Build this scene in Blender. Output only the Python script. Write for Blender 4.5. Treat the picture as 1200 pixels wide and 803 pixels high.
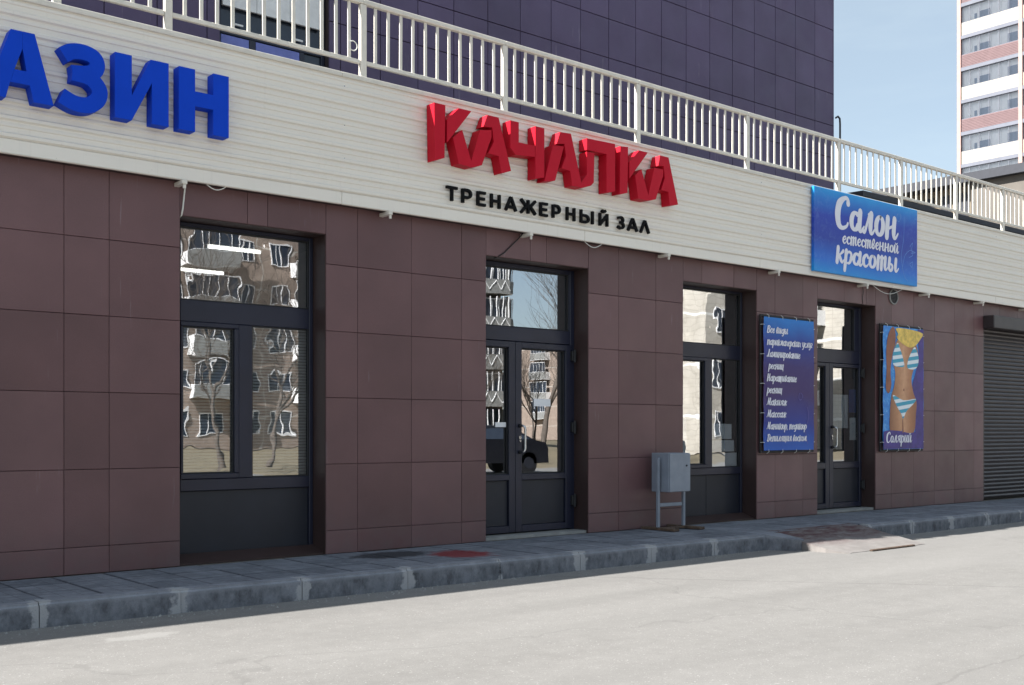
import bpy, bmesh, math, random
from mathutils import Vector, Matrix, Euler
from mathutils.geometry import tessellate_polygon
for _o in list(bpy.data.objects): bpy.data.objects.remove(_o)
S = bpy.context.scene; COL = S.collection
R = math.radians
random.seed(7)

# ------------------------------------------------------------------ camera
cd = bpy.data.cameras.new('camera'); cam = bpy.data.objects.new('camera', cd); COL.objects.link(cam)
cd.sensor_width = 36; cd.lens = 39.0; cd.shift_y = 0.0867; cd.clip_start = .05; cd.clip_end = 2000
cam.location = (0, -8.71, 1.106); cam.rotation_euler = (R(90), 0, R(-39.93))
S.camera = cam
# ------------------------------------------------------------------ sky and sun
SUN = Vector((-3.2, 1.0, 2.85)).normalized()
wd = bpy.data.worlds.new('World'); S.world = wd; wd.use_nodes = True
_n = wd.node_tree.nodes; _l = wd.node_tree.links
sky = _n.new('ShaderNodeTexSky'); sky.sky_type = 'NISHITA'; sky.sun_disc = False
sky.sun_elevation = math.asin(SUN.z); sky.sun_rotation = math.atan2(SUN.x, SUN.y)
sky.air_density = 1.0; sky.dust_density = 1.0; sky.ozone_density = 2.0
_tc = _n.new('ShaderNodeTexCoord'); _mp = _n.new('ShaderNodeMapping'); _mp.inputs['Scale'].default_value = (1.2, 1.2, 5); _mp.inputs['Rotation'].default_value = (0, .25, .3)
_nz = _n.new('ShaderNodeTexNoise'); _nz.inputs['Scale'].default_value = 2.2; _nz.inputs['Detail'].default_value = 7; _nz.inputs['Roughness'].default_value = .6; _nz.inputs['Distortion'].default_value = .6
_mr = _n.new('ShaderNodeMapRange'); _mr.inputs[1].default_value = .42; _mr.inputs[2].default_value = .78; _mr.inputs[3].default_value = .36; _mr.inputs[4].default_value = .50
_mx = _n.new('ShaderNodeMix'); _mx.data_type = 'RGBA'; _mx.inputs[7].default_value = (6.4, 7.3, 7.4, 1)
_l.new(_tc.outputs['Generated'], _mp.inputs[0]); _l.new(_mp.outputs[0], _nz.inputs['Vector']); _l.new(_nz.outputs['Fac'], _mr.inputs[0])
_l.new(_mr.outputs[0], _mx.inputs[0]); _l.new(sky.outputs[0], _mx.inputs[6]); _l.new(_mx.outputs[2], _n['Background'].inputs[0])
_n['Background'].inputs[1].default_value = 0.06
sd = bpy.data.lights.new('sun', 'SUN'); sun = bpy.data.objects.new('sun', sd); COL.objects.link(sun)
sd.energy = 5.0; sd.angle = R(.5); sd.color = (1, .965, .91)
sun.rotation_euler = SUN.to_track_quat('Z', 'Y').to_euler(); sun.location = (-30, 10, 40)
S.view_settings.view_transform = 'Standard'; S.view_settings.look = 'None'
S.view_settings.exposure = 1.36; S.view_settings.gamma = 1
S.cycles.use_denoising = True
S.cycles.max_bounces = 8; S.cycles.diffuse_bounces = 4; S.cycles.glossy_bounces = 4
S.cycles.transparent_max_bounces = 12; S.cycles.sample_clamp_indirect = 6

# ------------------------------------------------------------------ materials
def srgb(r, g, b):
    f = lambda c: (c/255/12.92) if c/255 <= .04045 else ((c/255+.055)/1.055)**2.4
    return (f(r), f(g), f(b), 1)
class NT:
    def __init__(s, name):
        s.m = bpy.data.materials.new(name); s.m.use_nodes = True
        s.n = s.m.node_tree.nodes; s.l = s.m.node_tree.links
        s.b = s.n['Principled BSDF']; s.out = s.n['Material Output']
    def new(s, t, **kw):
        x = s.n.new(t)
        for k, v in kw.items(): setattr(x, k, v)
        return x
    def link(s, a, b): s.l.new(a, b)
    def setin(s, node, i, v):
        if hasattr(v, 'is_output') or isinstance(v, bpy.types.NodeSocket): s.link(v, node.inputs[i])
        else: node.inputs[i].default_value = v
    def pos(s):
        g = s.new('ShaderNodeNewGeometry'); return g.outputs['Position']
    def obj(s):
        g = s.new('ShaderNodeTexCoord'); return g.outputs['Object']
    def scale(s, v, sc):
        m = s.new('ShaderNodeMapping'); s.link(v, m.inputs[0]); m.inputs['Scale'].default_value = sc; return m.outputs[0]
    def noise(s, v, sc, det=4, rough=.55, dist=0):
        x = s.new('ShaderNodeTexNoise'); s.link(v, x.inputs['Vector']); x.inputs['Scale'].default_value = sc
        x.inputs['Detail'].default_value = det; x.inputs['Roughness'].default_value = rough; x.inputs['Distortion'].default_value = dist
        return x.outputs['Fac']
    def ramp(s, f, stops):
        x = s.new('ShaderNodeValToRGB'); s.link(f, x.inputs[0]); e = x.color_ramp.elements
        while len(e) < len(stops): e.new(.5)
        for el, (p, c) in zip(e, stops):
            el.position = p; el.color = c if len(c) == 4 else (*c, 1)
        return x.outputs[0]
    def mapr(s, f, a, b, c, d):
        x = s.new('ShaderNodeMapRange'); s.link(f, x.inputs[0])
        for i, v in enumerate((a, b, c, d)): x.inputs[i+1].default_value = v
        return x.outputs[0]
    def mix(s, f, a, b, mode='MIX'):
        x = s.new('ShaderNodeMix', data_type='RGBA', blend_type=mode)
        s.setin(x, 0, f); s.setin(x, 6, a); s.setin(x, 7, b); return x.outputs[2]
    def math(s, op, a, b=0.0):
        x = s.new('ShaderNodeMath', operation=op); s.setin(x, 0, a); s.setin(x, 1, b); return x.outputs[0]
    def sep(s, v):
        x = s.new('ShaderNodeSeparateXYZ'); s.link(v, x.inputs[0]); return x.outputs
    def rnd(s):
        return s.new('ShaderNodeObjectInfo').outputs['Random']
    def bump(s, f, st, dist=.01):
        x = s.new('ShaderNodeBump'); s.link(f, x.inputs['Height']); x.inputs['Strength'].default_value = st
        x.inputs['Distance'].default_value = dist; s.link(x.outputs[0], s.b.inputs['Normal']); return x.outputs[0]
    def base(s, c, rough=.6, metal=0, spec=.5):
        s.setin(s.b, 'Base Color', c); s.setin(s.b, 'Roughness', rough)
        s.b.inputs['Metallic'].default_value = metal; s.b.inputs['Specular IOR Level'].default_value = spec
        return s.m

def plain(name, c, rough=.6, metal=0, var=.12, nsc=6, bump=.0, spec=.5):
    t = NT(name); p = t.pos()
    f = t.noise(p, nsc, 6, .6)
    lo = tuple(x*(1-var) for x in c[:3])+(1,); hi = tuple(min(1, x*(1+var)) for x in c[:3])+(1,)
    col = t.ramp(f, [(.3, lo), (.7, hi)])
    if bump: t.bump(t.noise(p, nsc*12, 3), bump, .004)
    return t.base(col, rough, metal, spec)

def tile_mat(name, c, c2, rough=.42, spec=.5):
    t = NT(name); p = t.pos()
    col = t.mix(t.mapr(t.rnd(), 0, 1, 0, 1), c, c2)
    big = t.mapr(t.noise(p, 1.1, 4, .6), .3, .7, .84, 1.14)
    fine = t.mapr(t.noise(p, 190, 2, .6), .3, .7, .86, 1.14)
    k = t.math('MULTIPLY', big, fine)
    col = t.mix(1.0, col, t.ramp(t.math('MULTIPLY', k, .5), [(0, (0, 0, 0)), (1, (2, 2, 2))]), 'MULTIPLY')
    # grime near the ground, lime runs
    z = t.sep(p)[2]
    dirt = t.math('MULTIPLY', t.mapr(z, .0, .5, 1, 0), t.mapr(t.noise(p, 5, 5, .7), .35, .7, 0, .5))
    col = t.mix(dirt, col, (.12, .10, .10, 1))
    st = t.noise(t.scale(p, (22, 22, .9)), 1.0, 4, .7)
    blot = t.noise(p, 1.7, 3, .6)
    run = t.math('MULTIPLY', t.mapr(st, .60, .70, 0, 1), t.mapr(blot, .56, .68, 0, .4))
    col = t.mix(run, col, (.42, .38, .42, 1))
    t.bump(t.noise(p, 60, 3), .08, .003)
    return t.base(col, t.mapr(t.noise(p, 3, 4), .3, .7, rough-.06, rough+.1), 0, spec)

M = {}
M['tile'] = tile_mat('mauve_porcelain_tile', (.118, .058, .061, 1), (.158, .082, .086, 1), .42)
M['ptile'] = tile_mat('violet_panel', (.080, .056, .122, 1), (.096, .067, .142, 1), .5)
M['reveal'] = plain('reveal_metal', (.045, .026, .024, 1), .5)
M['grout'] = plain('dark_joint', (.05, .034, .036, 1), .9)
M['frame'] = plain('anthracite_frame', (.014, .016, .034, 1), .38, 0, .15, 4)
M['panel'] = plain('anthracite_panel', (.015, .017, .026, 1), .5, 0, .2, 3)
M['concrete'] = plain('concrete', (.27, .27, .26, 1), .9, 0, .25, 5, .3)
M['white_in'] = plain('inside_plaster', (.5, .48, .44, 1), .9)
M['floor_in'] = plain('inside_floor', (.16, .14, .12, 1), .6)
M['dark'] = plain('dark_rubber', (.012, .012, .014, 1), .6)
M['black'] = plain('black_letter', (.004, .004, .005, 1), .7, 0, .1, 6, 0, .15)
M['cream_paint'] = plain('cream_paint', (.70, .66, .59, 1), .5, 0, .08, 9, .05)
M['steel'] = plain('brushed_steel', (.55, .55, .56, 1), .25, 1, .05, 20)
M['cabinet'] = plain('grey_cabinet_paint', (.22, .25, .30, 1), .5, 0, .10, 7, .08)
M['rust'] = plain('rusty_steel', (.10, .065, .045, 1), .85, 0, .5, 25, .3)
M['white'] = plain('white_paper', (.82, .83, .86, 1), .7, 0, .04)
M['bluepaper'] = plain('blue_poster', (.06, .12, .42, 1), .5, 0, .3, 9)
M['blind'] = plain('blind_slat', (.85, .85, .83, 1), .5)
M['wire_w'] = plain('white_cable', (.7, .7, .66, 1), .6)
M['shutter'] = plain('brown_shutter', (.045, .036, .038, 1), .42, .2, .15, 5)
def brickm():
    t = NT('brown_brick'); p = t.pos(); x, y, z = t.sep(p)
    col = t.mix(t.mapr(t.noise(p, 3, 4), .3, .7, 0, 1), (.24, .185, .15, 1), (.36, .285, .235, 1))
    fx = t.math('FRACT', t.math('DIVIDE', t.math('ADD', x, 300), 3.423)); fz = t.math('FRACT', t.math('DIVIDE', t.math('ADD', z, 30), 2.9))
    m = t.math('MAXIMUM', t.math('LESS_THAN', fx, .03), t.math('LESS_THAN', fz, .035))
    return t.base(t.mix(t.math('MULTIPLY', m, .7), col, (.55, .52, .47, 1)), .9)
M['brick'] = brickm()
def palem():
    t = NT('pale_brick'); p = t.pos(); x, y, z = t.sep(p)
    col = t.mix(t.mapr(t.noise(p, 1.2, 6, .7), .3, .7, 0, 1), (.42, .385, .33, 1), (.62, .58, .51, 1))
    fz = t.math('FRACT', t.math('DIVIDE', t.math('ADD', z, 30), .30)); fb = t.math('FRACT', t.math('DIVIDE', t.math('ADD', z, 30), 2.9))
    fy = t.math('FRACT', t.math('DIVIDE', t.math('ADD', t.math('ADD', x, y), 300), .8))
    m = t.math('MAXIMUM', t.math('LESS_THAN', fz, .14), t.math('LESS_THAN', fy, .06))
    col = t.mix(t.math('MULTIPLY', m, .45), col, (.28, .25, .21, 1))
    col = t.mix(t.math('LESS_THAN', fb, .07), col, (.75, .74, .70, 1))
    return t.base(col, .9)
M['pale'] = palem()
M['winwhite'] = plain('white_window_frame', (.8, .8, .8, 1), .5)
M['darkpane'] = plain('dark_pane', (.03, .04, .06, 1), .08)
M['roof'] = plain('roof_felt', (.05, .05, .055, 1), .9)
M['bark'] = plain('bark', (.11, .09, .075, 1), .95, 0, .3, 10)
M['annex'] = plain('grey_render', (.15, .135, .12, 1), .9, 0, .15, 1.5)
M['annexb'] = plain('dark_roof_edge', (.035, .038, .05, 1), .7)
M['t_pink'] = plain('tower_pink', (.175, .115, .122, 1), .8, 0, .08, 2)
M['t_pier'] = plain('tower_pier', (.42, .27, .25, 1), .8, 0, .08, 2)
M['t_cream'] = plain('tower_cream', (.38, .355, .30, 1), .8, 0, .05, 2)
M['t_slab'] = plain('tower_slab', (.16, .17, .21, 1), .8, 0, .08, 2)
M['t_wall'] = plain('tower_inner_wall', (.85, .85, .86, 1), .8, 0, .05, 2)
M['carpaint'] = plain('dark_car_paint', (.008, .009, .014, 1), .25)
M['red'] = plain('red_acrylic', (.52, .004, .022, 1), .55, 0, .05, 5, 0, .2)
M['redside'] = plain('red_side', (.36, .012, .022, 1), .5, 0, .08, 5, 0, .35)
M['blue'] = plain('blue_acrylic', (.002, .055, .56, 1), .6, 0, .05, 5, 0, .15)
M['soil'] = plain('spring_ground', (.16, .13, .08, 1), .95, 0, .3, 1.2, .3)

def siding():
    t = NT('cream_siding'); p = t.pos()
    f = t.mapr(t.noise(t.scale(p, (.6, 1, 5)), 1.0, 5, .6), .3, .7, 0, 1)
    col = t.mix(f, (.80, .75, .68, 1), (.84, .795, .72, 1))
    st = t.noise(t.scale(p, (26, 26, .8)), 1, 4, .7)
    col = t.mix(t.mapr(st, .58, .8, 0, .16), col, (.42, .38, .34, 1))
    sp = t.noise(p, 60, 2, .5)
    col = t.mix(t.mapr(sp, .72, .78, 0, .25), col, (.35, .28, .2, 1))
    return t.base(col, .42)
M['siding'] = siding()

def asphalt():
    t = NT('asphalt'); p = t.pos()
    st = t.scale(p, (.28, 1, 1))
    a = t.noise(st, .8, 6, .6); b = t.noise(p, 7, 6, .65); c = t.noise(p, 220, 2, .6)
    col = t.mix(t.mapr(a, .3, .7, 0, 1), (.172, .166, .158, 1), (.222, .215, .206, 1))
    col = t.mix(t.mapr(b, .35, .75, 0, .5), col, (.25, .243, .232, 1))
    col = t.mix(t.mapr(c, .52, .75, 0, .55), col, (.07, .07, .075, 1))
    col = t.mix(t.mapr(t.noise(p, 75, 2, .5), .66, .72, 0, .75), col, (.40, .39, .38, 1))
    col = t.mix(t.mapr(t.noise(p, 48, 3, .6), .66, .74, 0, .55), col, (.085, .083, .082, 1))
    # tyre tracks: long dusty streaks
    tr = t.noise(t.scale(p, (.12, 2.2, 1)), 1.0, 3, .5)
    col = t.mix(t.mapr(tr, .45, .7, 0, .35), col, (.15, .146, .14, 1))
    # fine cracks
    wv = t.new('ShaderNodeTexVoronoi', feature='DISTANCE_TO_EDGE'); wv.inputs['Scale'].default_value = .22
    nz = t.new('ShaderNodeTexNoise'); nz.inputs['Scale'].default_value = 1.3; nz.inputs['Detail'].default_value = 5
    t.link(p, nz.inputs['Vector'])
    vv = t.new('ShaderNodeVectorMath', operation='ADD'); sc = t.new('ShaderNodeVectorMath', operation='SCALE'); sc.inputs['Scale'].default_value = 1.1
    t.link(nz.outputs['Color'], sc.inputs[0]); t.link(p, vv.inputs[0]); t.link(sc.outputs[0], vv.inputs[1]); t.link(vv.outputs[0], wv.inputs['Vector'])
    cr = t.mapr(wv.outputs['Distance'], .0010, .0040, .22, 0)
    col = t.mix(cr, col, (.09, .088, .085, 1))
    # pale cement spills
    x, y, z = t.sep(p)
    for ax_, ay_, nx_, ny_, am_ in ((6.79, -1.76, .77, .638, .45), (5.26, -5.79, -.05, .998, .22)):
        d_ = t.math('ADD', t.math('MULTIPLY', t.math('SUBTRACT', x, ax_), nx_), t.math('MULTIPLY', t.math('SUBTRACT', y, ay_), ny_))
        d_ = t.math('ABSOLUTE', t.math('ADD', d_, t.mapr(t.noise(p, 1.6, 6, .65), 0, 1, -.12, .12)))
        col = t.mix(t.mapr(d_, .004, .016, am_, 0), col, (.07, .068, .065, 1))
    wob = t.mapr(t.noise(p, 6, 6, .7), 0, 1, -.9, .9)
    def spot(cx, cy, rx, ry, col, c2, am):
        dx = t.math('DIVIDE', t.math('SUBTRACT', x, cx), rx); dy = t.math('DIVIDE', t.math('SUBTRACT', y, cy), ry)
        d = t.math('SQRT', t.math('ADD', t.math('MULTIPLY', dx, dx), t.math('MULTIPLY', dy, dy)))
        d = t.math('ADD', d, t.math('MULTIPLY', wob, 1.6))
        return t.mix(t.mapr(d, .6, 1.0, am, 0), col, c2)
    for q in ((2.62, -1.97, .28, .11), (16.5, -2.4, .9, .2)):
        col = spot(*q, col, (.31, .305, .295, 1), .38)
    t.bump(t.math('ADD', c, b), .35, .004)
    return t.base(col, .88, 0, .3)
M['asphalt'] = asphalt()

def paving():
    t = NT('paving'); p = t.pos()
    r = t.rnd()
    col = t.mix(r, (.165, .18, .21, 1), (.25, .265, .30, 1))
    col = t.mix(t.mapr(t.noise(p, 2.5, 6, .7), .35, .65, 0, .7), col, (.09, .098, .115, 1))
    col = t.mix(t.mapr(t.noise(p, 9, 5, .7), .5, .72, 0, .8), col, (.27, .28, .31, 1))
    col = t.mix(t.mapr(t.noise(p, 150, 2, .6), .55, .75, 0, .4), col, (.08, .08, .085, 1))
    x, y, z = t.sep(p)
    bt = t.new('ShaderNodeTexBrick'); t.link(p, bt.inputs['Vector']); bt.inputs['Scale'].default_value = 1.0
    bt.inputs['Brick Width'].default_value = .13; bt.inputs['Row Height'].default_value = .13; bt.inputs['Mortar Size'].default_value = .004; bt.offset = 0
    col = t.mix(t.math('MULTIPLY', bt.outputs['Fac'], .45), col, (.05, .05, .06, 1))
    wob = t.mapr(t.noise(p, 7, 5, .7), 0, 1, -.5, .5)
    def spot(cx, cy, rx, ry, col, c2, am):
        dx = t.math('DIVIDE', t.math('SUBTRACT', x, cx), rx); dy = t.math('DIVIDE', t.math('SUBTRACT', y, cy), ry)
        d = t.math('SQRT', t.math('ADD', t.math('MULTIPLY', dx, dx), t.math('MULTIPLY', dy, dy)))
        d = t.math('ADD', d, t.math('MULTIPLY', wob, 1.3))
        return t.mix(t.mapr(d, .7, 1.05, am, 0), col, c2)
    col = spot(6.08, -.72, .30, .34, col, (.20, .016, .018, 1), .85)
    col = spot(5.55, -.40, .42, .26, col, (.03, .03, .035, 1), .9)
    t.bump(t.math('ADD', t.noise(p, 40, 4), t.noise(p, 160, 2)), .3, .004)
    return t.base(col, .9, 0, .3)
M['paving'] = paving()

def kerbm():
    t = NT('kerb_concrete'); p = t.pos(); o = t.obj()
    x, y, z = t.sep(o)
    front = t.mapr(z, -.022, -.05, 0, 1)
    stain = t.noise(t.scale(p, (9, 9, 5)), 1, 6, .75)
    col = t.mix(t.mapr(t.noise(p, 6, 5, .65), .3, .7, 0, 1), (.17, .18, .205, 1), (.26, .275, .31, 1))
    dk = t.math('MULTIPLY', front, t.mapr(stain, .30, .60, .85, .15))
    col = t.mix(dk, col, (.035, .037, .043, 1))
    ax = t.math('ABSOLUTE', x)
    ed = t.math('ADD', t.math('ADD', ax, t.mapr(t.noise(p, 13, 4, .6), 0, 1, -.10, .10)), t.mapr(t.noise(p, 1.3, 2, .5), .3, .7, -.06, .05))
    patch = t.mapr(ed, .405, .43, 0, .92)
    col = t.mix(patch, col, (.36, .365, .38, 1))
    col = t.mix(t.mapr(t.noise(p, 120, 2, .6), .55, .75, 0, .35), col, (.09, .09, .1, 1))
    t.bump(t.math('ADD', t.noise(p, 30, 4), t.noise(p, 140, 2)), .35, .005)
    return t.base(col, .9, 0, .3)
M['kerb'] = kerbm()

def rampm():
    t = NT('ramp_concrete'); p = t.pos()
    col = t.mix(t.mapr(t.noise(p, 5, 5, .7), .35, .65, 0, 1), (.19, .18, .172, 1), (.24, .226, .216, 1))
    x, y, z = t.sep(p)
    m = t.math('MULTIPLY', t.mapr(z, -.12, -.05, .12, 1.0), t.mapr(t.noise(t.scale(p, (3, 8, 3)), 1.2, 5, .7), .33, .6, .15, 1))
    col = t.mix(m, col, (.085, .04, .042, 1))
    t.bump(t.noise(p, 60, 4), .35, .005)
    return t.base(col, .9, 0, .3)
M['ramp'] = rampm()

def glass(name, refl=.42, tint=(.62, .68, .68, 1), wav=.35, sc=1.3):
    t = NT(name); t.n.remove(t.b)
    g = t.new('ShaderNodeBsdfGlossy'); g.inputs['Roughness'].default_value = .0; g.inputs['Color'].default_value = (.92, .95, 1, 1)
    tr = t.new('ShaderNodeBsdfTransparent'); tr.inputs['Color'].default_value = tint
    mx = t.new('ShaderNodeMixShader'); p = t.pos()
    o = t.new('ShaderNodeObjectInfo'); va = t.new('ShaderNodeVectorMath', operation='SCALE'); cb = t.new('ShaderNodeCombineXYZ')
    for i in range(3): t.link(o.outputs['Random'], cb.inputs[i])
    t.link(cb.outputs[0], va.inputs[0]); va.inputs['Scale'].default_value = 37
    ad = t.new('ShaderNodeVectorMath', operation='ADD'); t.link(p, ad.inputs[0]); t.link(va.outputs[0], ad.inputs[1])
    nz = t.noise(ad.outputs[0], sc, 2, .45)
    b = t.new('ShaderNodeBump'); b.inputs['Strength'].default_value = wav; b.inputs['Distance'].default_value = .02
    t.link(nz, b.inputs['Height']); t.link(b.outputs[0], g.inputs['Normal'])
    fr = t.new('ShaderNodeFresnel'); fr.inputs['IOR'].default_value = 1.5
    f = t.math('ADD', t.math('MULTIPLY', fr.outputs[0], .9), refl); f = t.math('MINIMUM', f, .96)
    t.link(f, mx.inputs[0]); t.link(tr.outputs[0], mx.inputs[1]); t.link(g.outputs[0], mx.inputs[2])
    t.link(mx.outputs[0], t.out.inputs['Surface']); return t.m
M['glass'] = glass('window_glass', .42, (.82, .86, .86, 1), wav=.075, sc=2.2)
M['glass_flat'] = glass('door_glass', .46, (.7, .74, .74, 1), wav=.022, sc=2.0)
M['glass_far'] = glass('loggia_glass', .08, (.95, .97, 1, 1), .05)

def lampm():
    t = NT('tube_lamp_glow'); t.setin(t.b, 'Emission Color', (1, .97, .9, 1)); t.b.inputs['Emission Strength'].default_value = 1.6
    return t.base((.8, .8, .8, 1))
M['lamp'] = lampm()

def bannerm(name, stops, noise_amt=.25, dark=(.01, .01, .2, 1)):
    t = NT(name); g = t.new('ShaderNodeTexCoord').outputs['Generated']; p = t.pos()
    x, y, z = t.sep(g)
    zz = t.math('ADD', z, t.mapr(t.noise(p, 1.3, 3), 0, 1, -.10, .10))
    col = t.ramp(zz, stops)
    n = t.noise(p, 11, 5, .7, .8)
    e = t.mapr(t.math('ABSOLUTE', t.math('SUBTRACT', x, .5)), .15, .5, 0, 1)
    col = t.mix(t.math('MULTIPLY', t.mapr(n, .5, .75, 0, noise_amt), e), col, (.35, .6, .85, 1))
    t.bump(t.noise(t.scale(p, (1, 1, 1)), 2.6, 3), .25, .02)
    return t.base(col, .38, 0, .4)
M['sign_blue'] = bannerm('salon_sign_print', [(0, (.002, .26, .70, 1)), (.16, (.003, .14, .62, 1)), (.42, (.006, .036, .36, 1)), (.72, (.005, .04, .42, 1)), (.90, (.002, .18, .62, 1)), (1, (.002, .30, .74, 1))], .16)
M['banner1'] = bannerm('services_banner_print', [(0, (.005, .10, .48, 1)), (.2, (.012, .03, .27, 1)), (.42, (.042, .018, .13, 1)), (.62, (.034, .018, .15, 1)), (.82, (.008, .04, .30, 1)), (1, (.003, .18, .58, 1))], .05)
M['print_white'] = plain('print_white', (.78, .78, .86, 1), .5, 0, .03)
M['faint'] = plain('print_faint', (.10, .24, .62, 1), .5, 0, .1)
def water():
    t = NT('sea_print'); p = t.pos(); n = t.noise(p, 14, 5, .7, .6)
    return t.base(t.ramp(n, [(.3, (.01, .12, .55, 1)), (.55, (.02, .27, .72, 1)), (.72, (.25, .55, .85, 1))]), .4)
M['sea'] = water()
def flat(name, c, nv=.12, sc=8): return plain(name, c, .45, 0, nv, sc)
def skinm():
    t = NT('print_skin'); p = t.pos(); x, y, z = t.sep(p)
    w = t.math('ADD', x, t.mapr(t.noise(p, 4, 3), 0, 1, -.08, .08))
    col = t.ramp(t.mapr(w, 14.2, 14.95, 0, 1), [(0, (.22, .08, .035, 1)), (.3, (.52, .25, .12, 1)), (.5, (.66, .36, .20, 1)), (.72, (.46, .20, .09, 1)), (1, (.24, .09, .045, 1))])
    return t.base(t.mix(t.mapr(t.noise(p, 12, 4), .4, .7, 0, .4), col, (.36, .15, .07, 1)), .45)
M['skin'] = skinm()
M['skin_dark'] = flat('print_skin_shade', (.27, .09, .045, 1), .2)
M['hat'] = flat('print_straw', (.75, .52, .10, 1), .3, 16)
M['violet'] = flat('print_violet', (.05, .025, .22, 1), .3)
def stripes():
    t = NT('striped_print'); o = t.new('ShaderNodeTexCoord').outputs['Object']; x, y, z = t.sep(o)
    zz = t.math('ADD', z, t.math('MULTIPLY', x, -.12))
    s = t.math('SINE', t.math('MULTIPLY', zz, 2*math.pi/.105))
    return t.base(t.ramp(t.mapr(s, -1, 1, 0, 1), [(.46, (.78, .84, .88, 1)), (.54, (.05, .36, .52, 1))]), .5)
M['stripes'] = stripes()

# ------------------------------------------------------------------ mesh helpers
class MB:
    """collects geometry in world coordinates"""
    def __init__(s): s.v = []; s.f = []
    def add(s, vs, fs):
        n = len(s.v); s.v += [tuple(v) for v in vs]; s.f += [tuple(i+n for i in f) for f in fs]; return s
    def box(s, x0, x1, y0, y1, z0, z1):
        return s.add([(x0, y0, z0), (x1, y0, z0), (x1, y1, z0), (x0, y1, z0), (x0, y0, z1), (x1, y0, z1), (x1, y1, z1), (x0, y1, z1)],
                     [(0, 3, 2, 1), (4, 5, 6, 7), (0, 1, 5, 4), (1, 2, 6, 5), (2, 3, 7, 6), (3, 0, 4, 7)])
    def bbox(s, x0, x1, y0, y1, z0, z1, b=.004):
        """box with chamfered edges (all 12)"""
        bm = bmesh.new(); bmesh.ops.create_cube(bm, size=1)
        for v in bm.verts:
            v.co = Vector((x0+(v.co.x+.5)*(x1-x0), y0+(v.co.y+.5)*(y1-y0), z0+(v.co.z+.5)*(z1-z0)))
        bmesh.ops.bevel(bm, geom=bm.edges[:], offset=b, segments=1, affect='EDGES')
        s.bm(bm); return s
    def bm(s, bm):
        bm.verts.index_update(); s.add([v.co[:] for v in bm.verts], [[v.index for v in f.verts] for f in bm.faces]); bm.free()
    def quad(s, a, b, c, d): return s.add([a, b, c, d], [(0, 1, 2, 3)])
    def tube(s, pts, r, n=8, caps=True):
        pts = [Vector(p) for p in pts]; rs = r if isinstance(r, (list, tuple)) else [r]*len(pts)
        vs = []; fs = []; up = Vector((0, 0, 1)); prev = None
        for i, p in enumerate(pts):
            d = (pts[min(i+1, len(pts)-1)]-pts[max(i-1, 0)]).normalized()
            if prev is None:
                a = d.orthogonal().normalized()
            else:
                a = (prev-d*prev.dot(d)).normalized()
            prev = a; b = d.cross(a)
            for k in range(n):
                t = 2*math.pi*k/n; vs.append(p+(a*math.cos(t)+b*math.sin(t))*rs[i])
        for i in range(len(pts)-1):
            for k in range(n):
                k2 = (k+1) % n; fs.append((i*n+k, i*n+k2, (i+1)*n+k2, (i+1)*n+k))
        if caps: fs.append(tuple(range(n-1, -1, -1))); fs.append(tuple((len(pts)-1)*n+k for k in range(n)))
        return s.add(vs, fs)
    def prism(s, poly, y0, y1, bev=0):
        """polygon in XZ (x,z), front at y0 (towards the street), back at y1"""
        ar = sum(poly[i][0]*poly[(i+1) % len(poly)][1]-poly[(i+1) % len(poly)][0]*poly[i][1] for i in range(len(poly)))
        if ar < 0: poly = poly[::-1]
        n = len(poly)
        tri = tessellate_polygon([[Vector((x, z, 0)) for x, z in poly]])
        vs = [(x, y0, z) for x, z in poly]+[(x, y1, z) for x, z in poly]
        fs = []
        for t in tri:
            a, b, c = t
            pa, pb, pc = poly[a], poly[b], poly[c]
            cr = (pb[0]-pa[0])*(pc[1]-pa[1])-(pb[1]-pa[1])*(pc[0]-pa[0])
            if cr < 0: a, c = c, a
            fs.append((a, b, c)); fs.append((c+n, b+n, a+n))
        for i in range(n):
            j = (i+1) % n; fs.append((i, i+n, j+n, j))
        return s.add(vs, fs)
    def sheet(s, poly, y):
        n = len(poly); tri = tessellate_polygon([[Vector((x, z, 0)) for x, z in poly]]); fs = []
        for a, b, c in tri:
            pa, pb, pc = poly[a], poly[b], poly[c]
            if (pb[0]-pa[0])*(pc[1]-pa[1])-(pb[1]-pa[1])*(pc[0]-pa[0]) < 0: a, c = c, a
            fs.append((a, b, c))
        return s.add([(x, y, z) for x, z in poly], fs)
    def mesh(s, name, m, origin=(0, 0, 0), smooth=False, me=None):
        me = bpy.data.meshes.new(name); o = Vector(origin)
        me.from_pydata([tuple(Vector(v)-o) for v in s.v], [], s.f)
        ms = m if isinstance(m, (list, tuple)) else [m]
        for mm in ms: me.materials.append(mm)
        if smooth: me.polygons.foreach_set('use_smooth', [True]*len(me.polygons))
        me.update(); return me
    def build(s, name, m, parent=None, origin=None, smooth=False, **props):
        """one mesh object; world coordinates are kept whatever the parent is"""
        org = Vector(origin) if origin is not None else (WL[parent.name] if parent else Vector((0, 0, 0)))
        me = s.mesh(name, m, org, smooth)
        return link(name, me, parent, org, **props)
WL = {}
def link(name, me, parent=None, wloc=(0, 0, 0), rot=None, **props):
    o = bpy.data.objects.new(name, me); COL.objects.link(o)
    w = Vector(wloc); WL[o.name] = w
    if parent is not None:
        o.parent = parent; o.location = w-WL[parent.name]
    else: o.location = w
    if rot: o.rotation_euler = rot
    for k, v in props.items():
        if v is not None: o[k] = v
    return o
def thing(name, label, category, loc=(0, 0, 0), group=None, kind=None):
    return link(name, None, None, loc, label=label, category=category, group=group, kind=kind)
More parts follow.
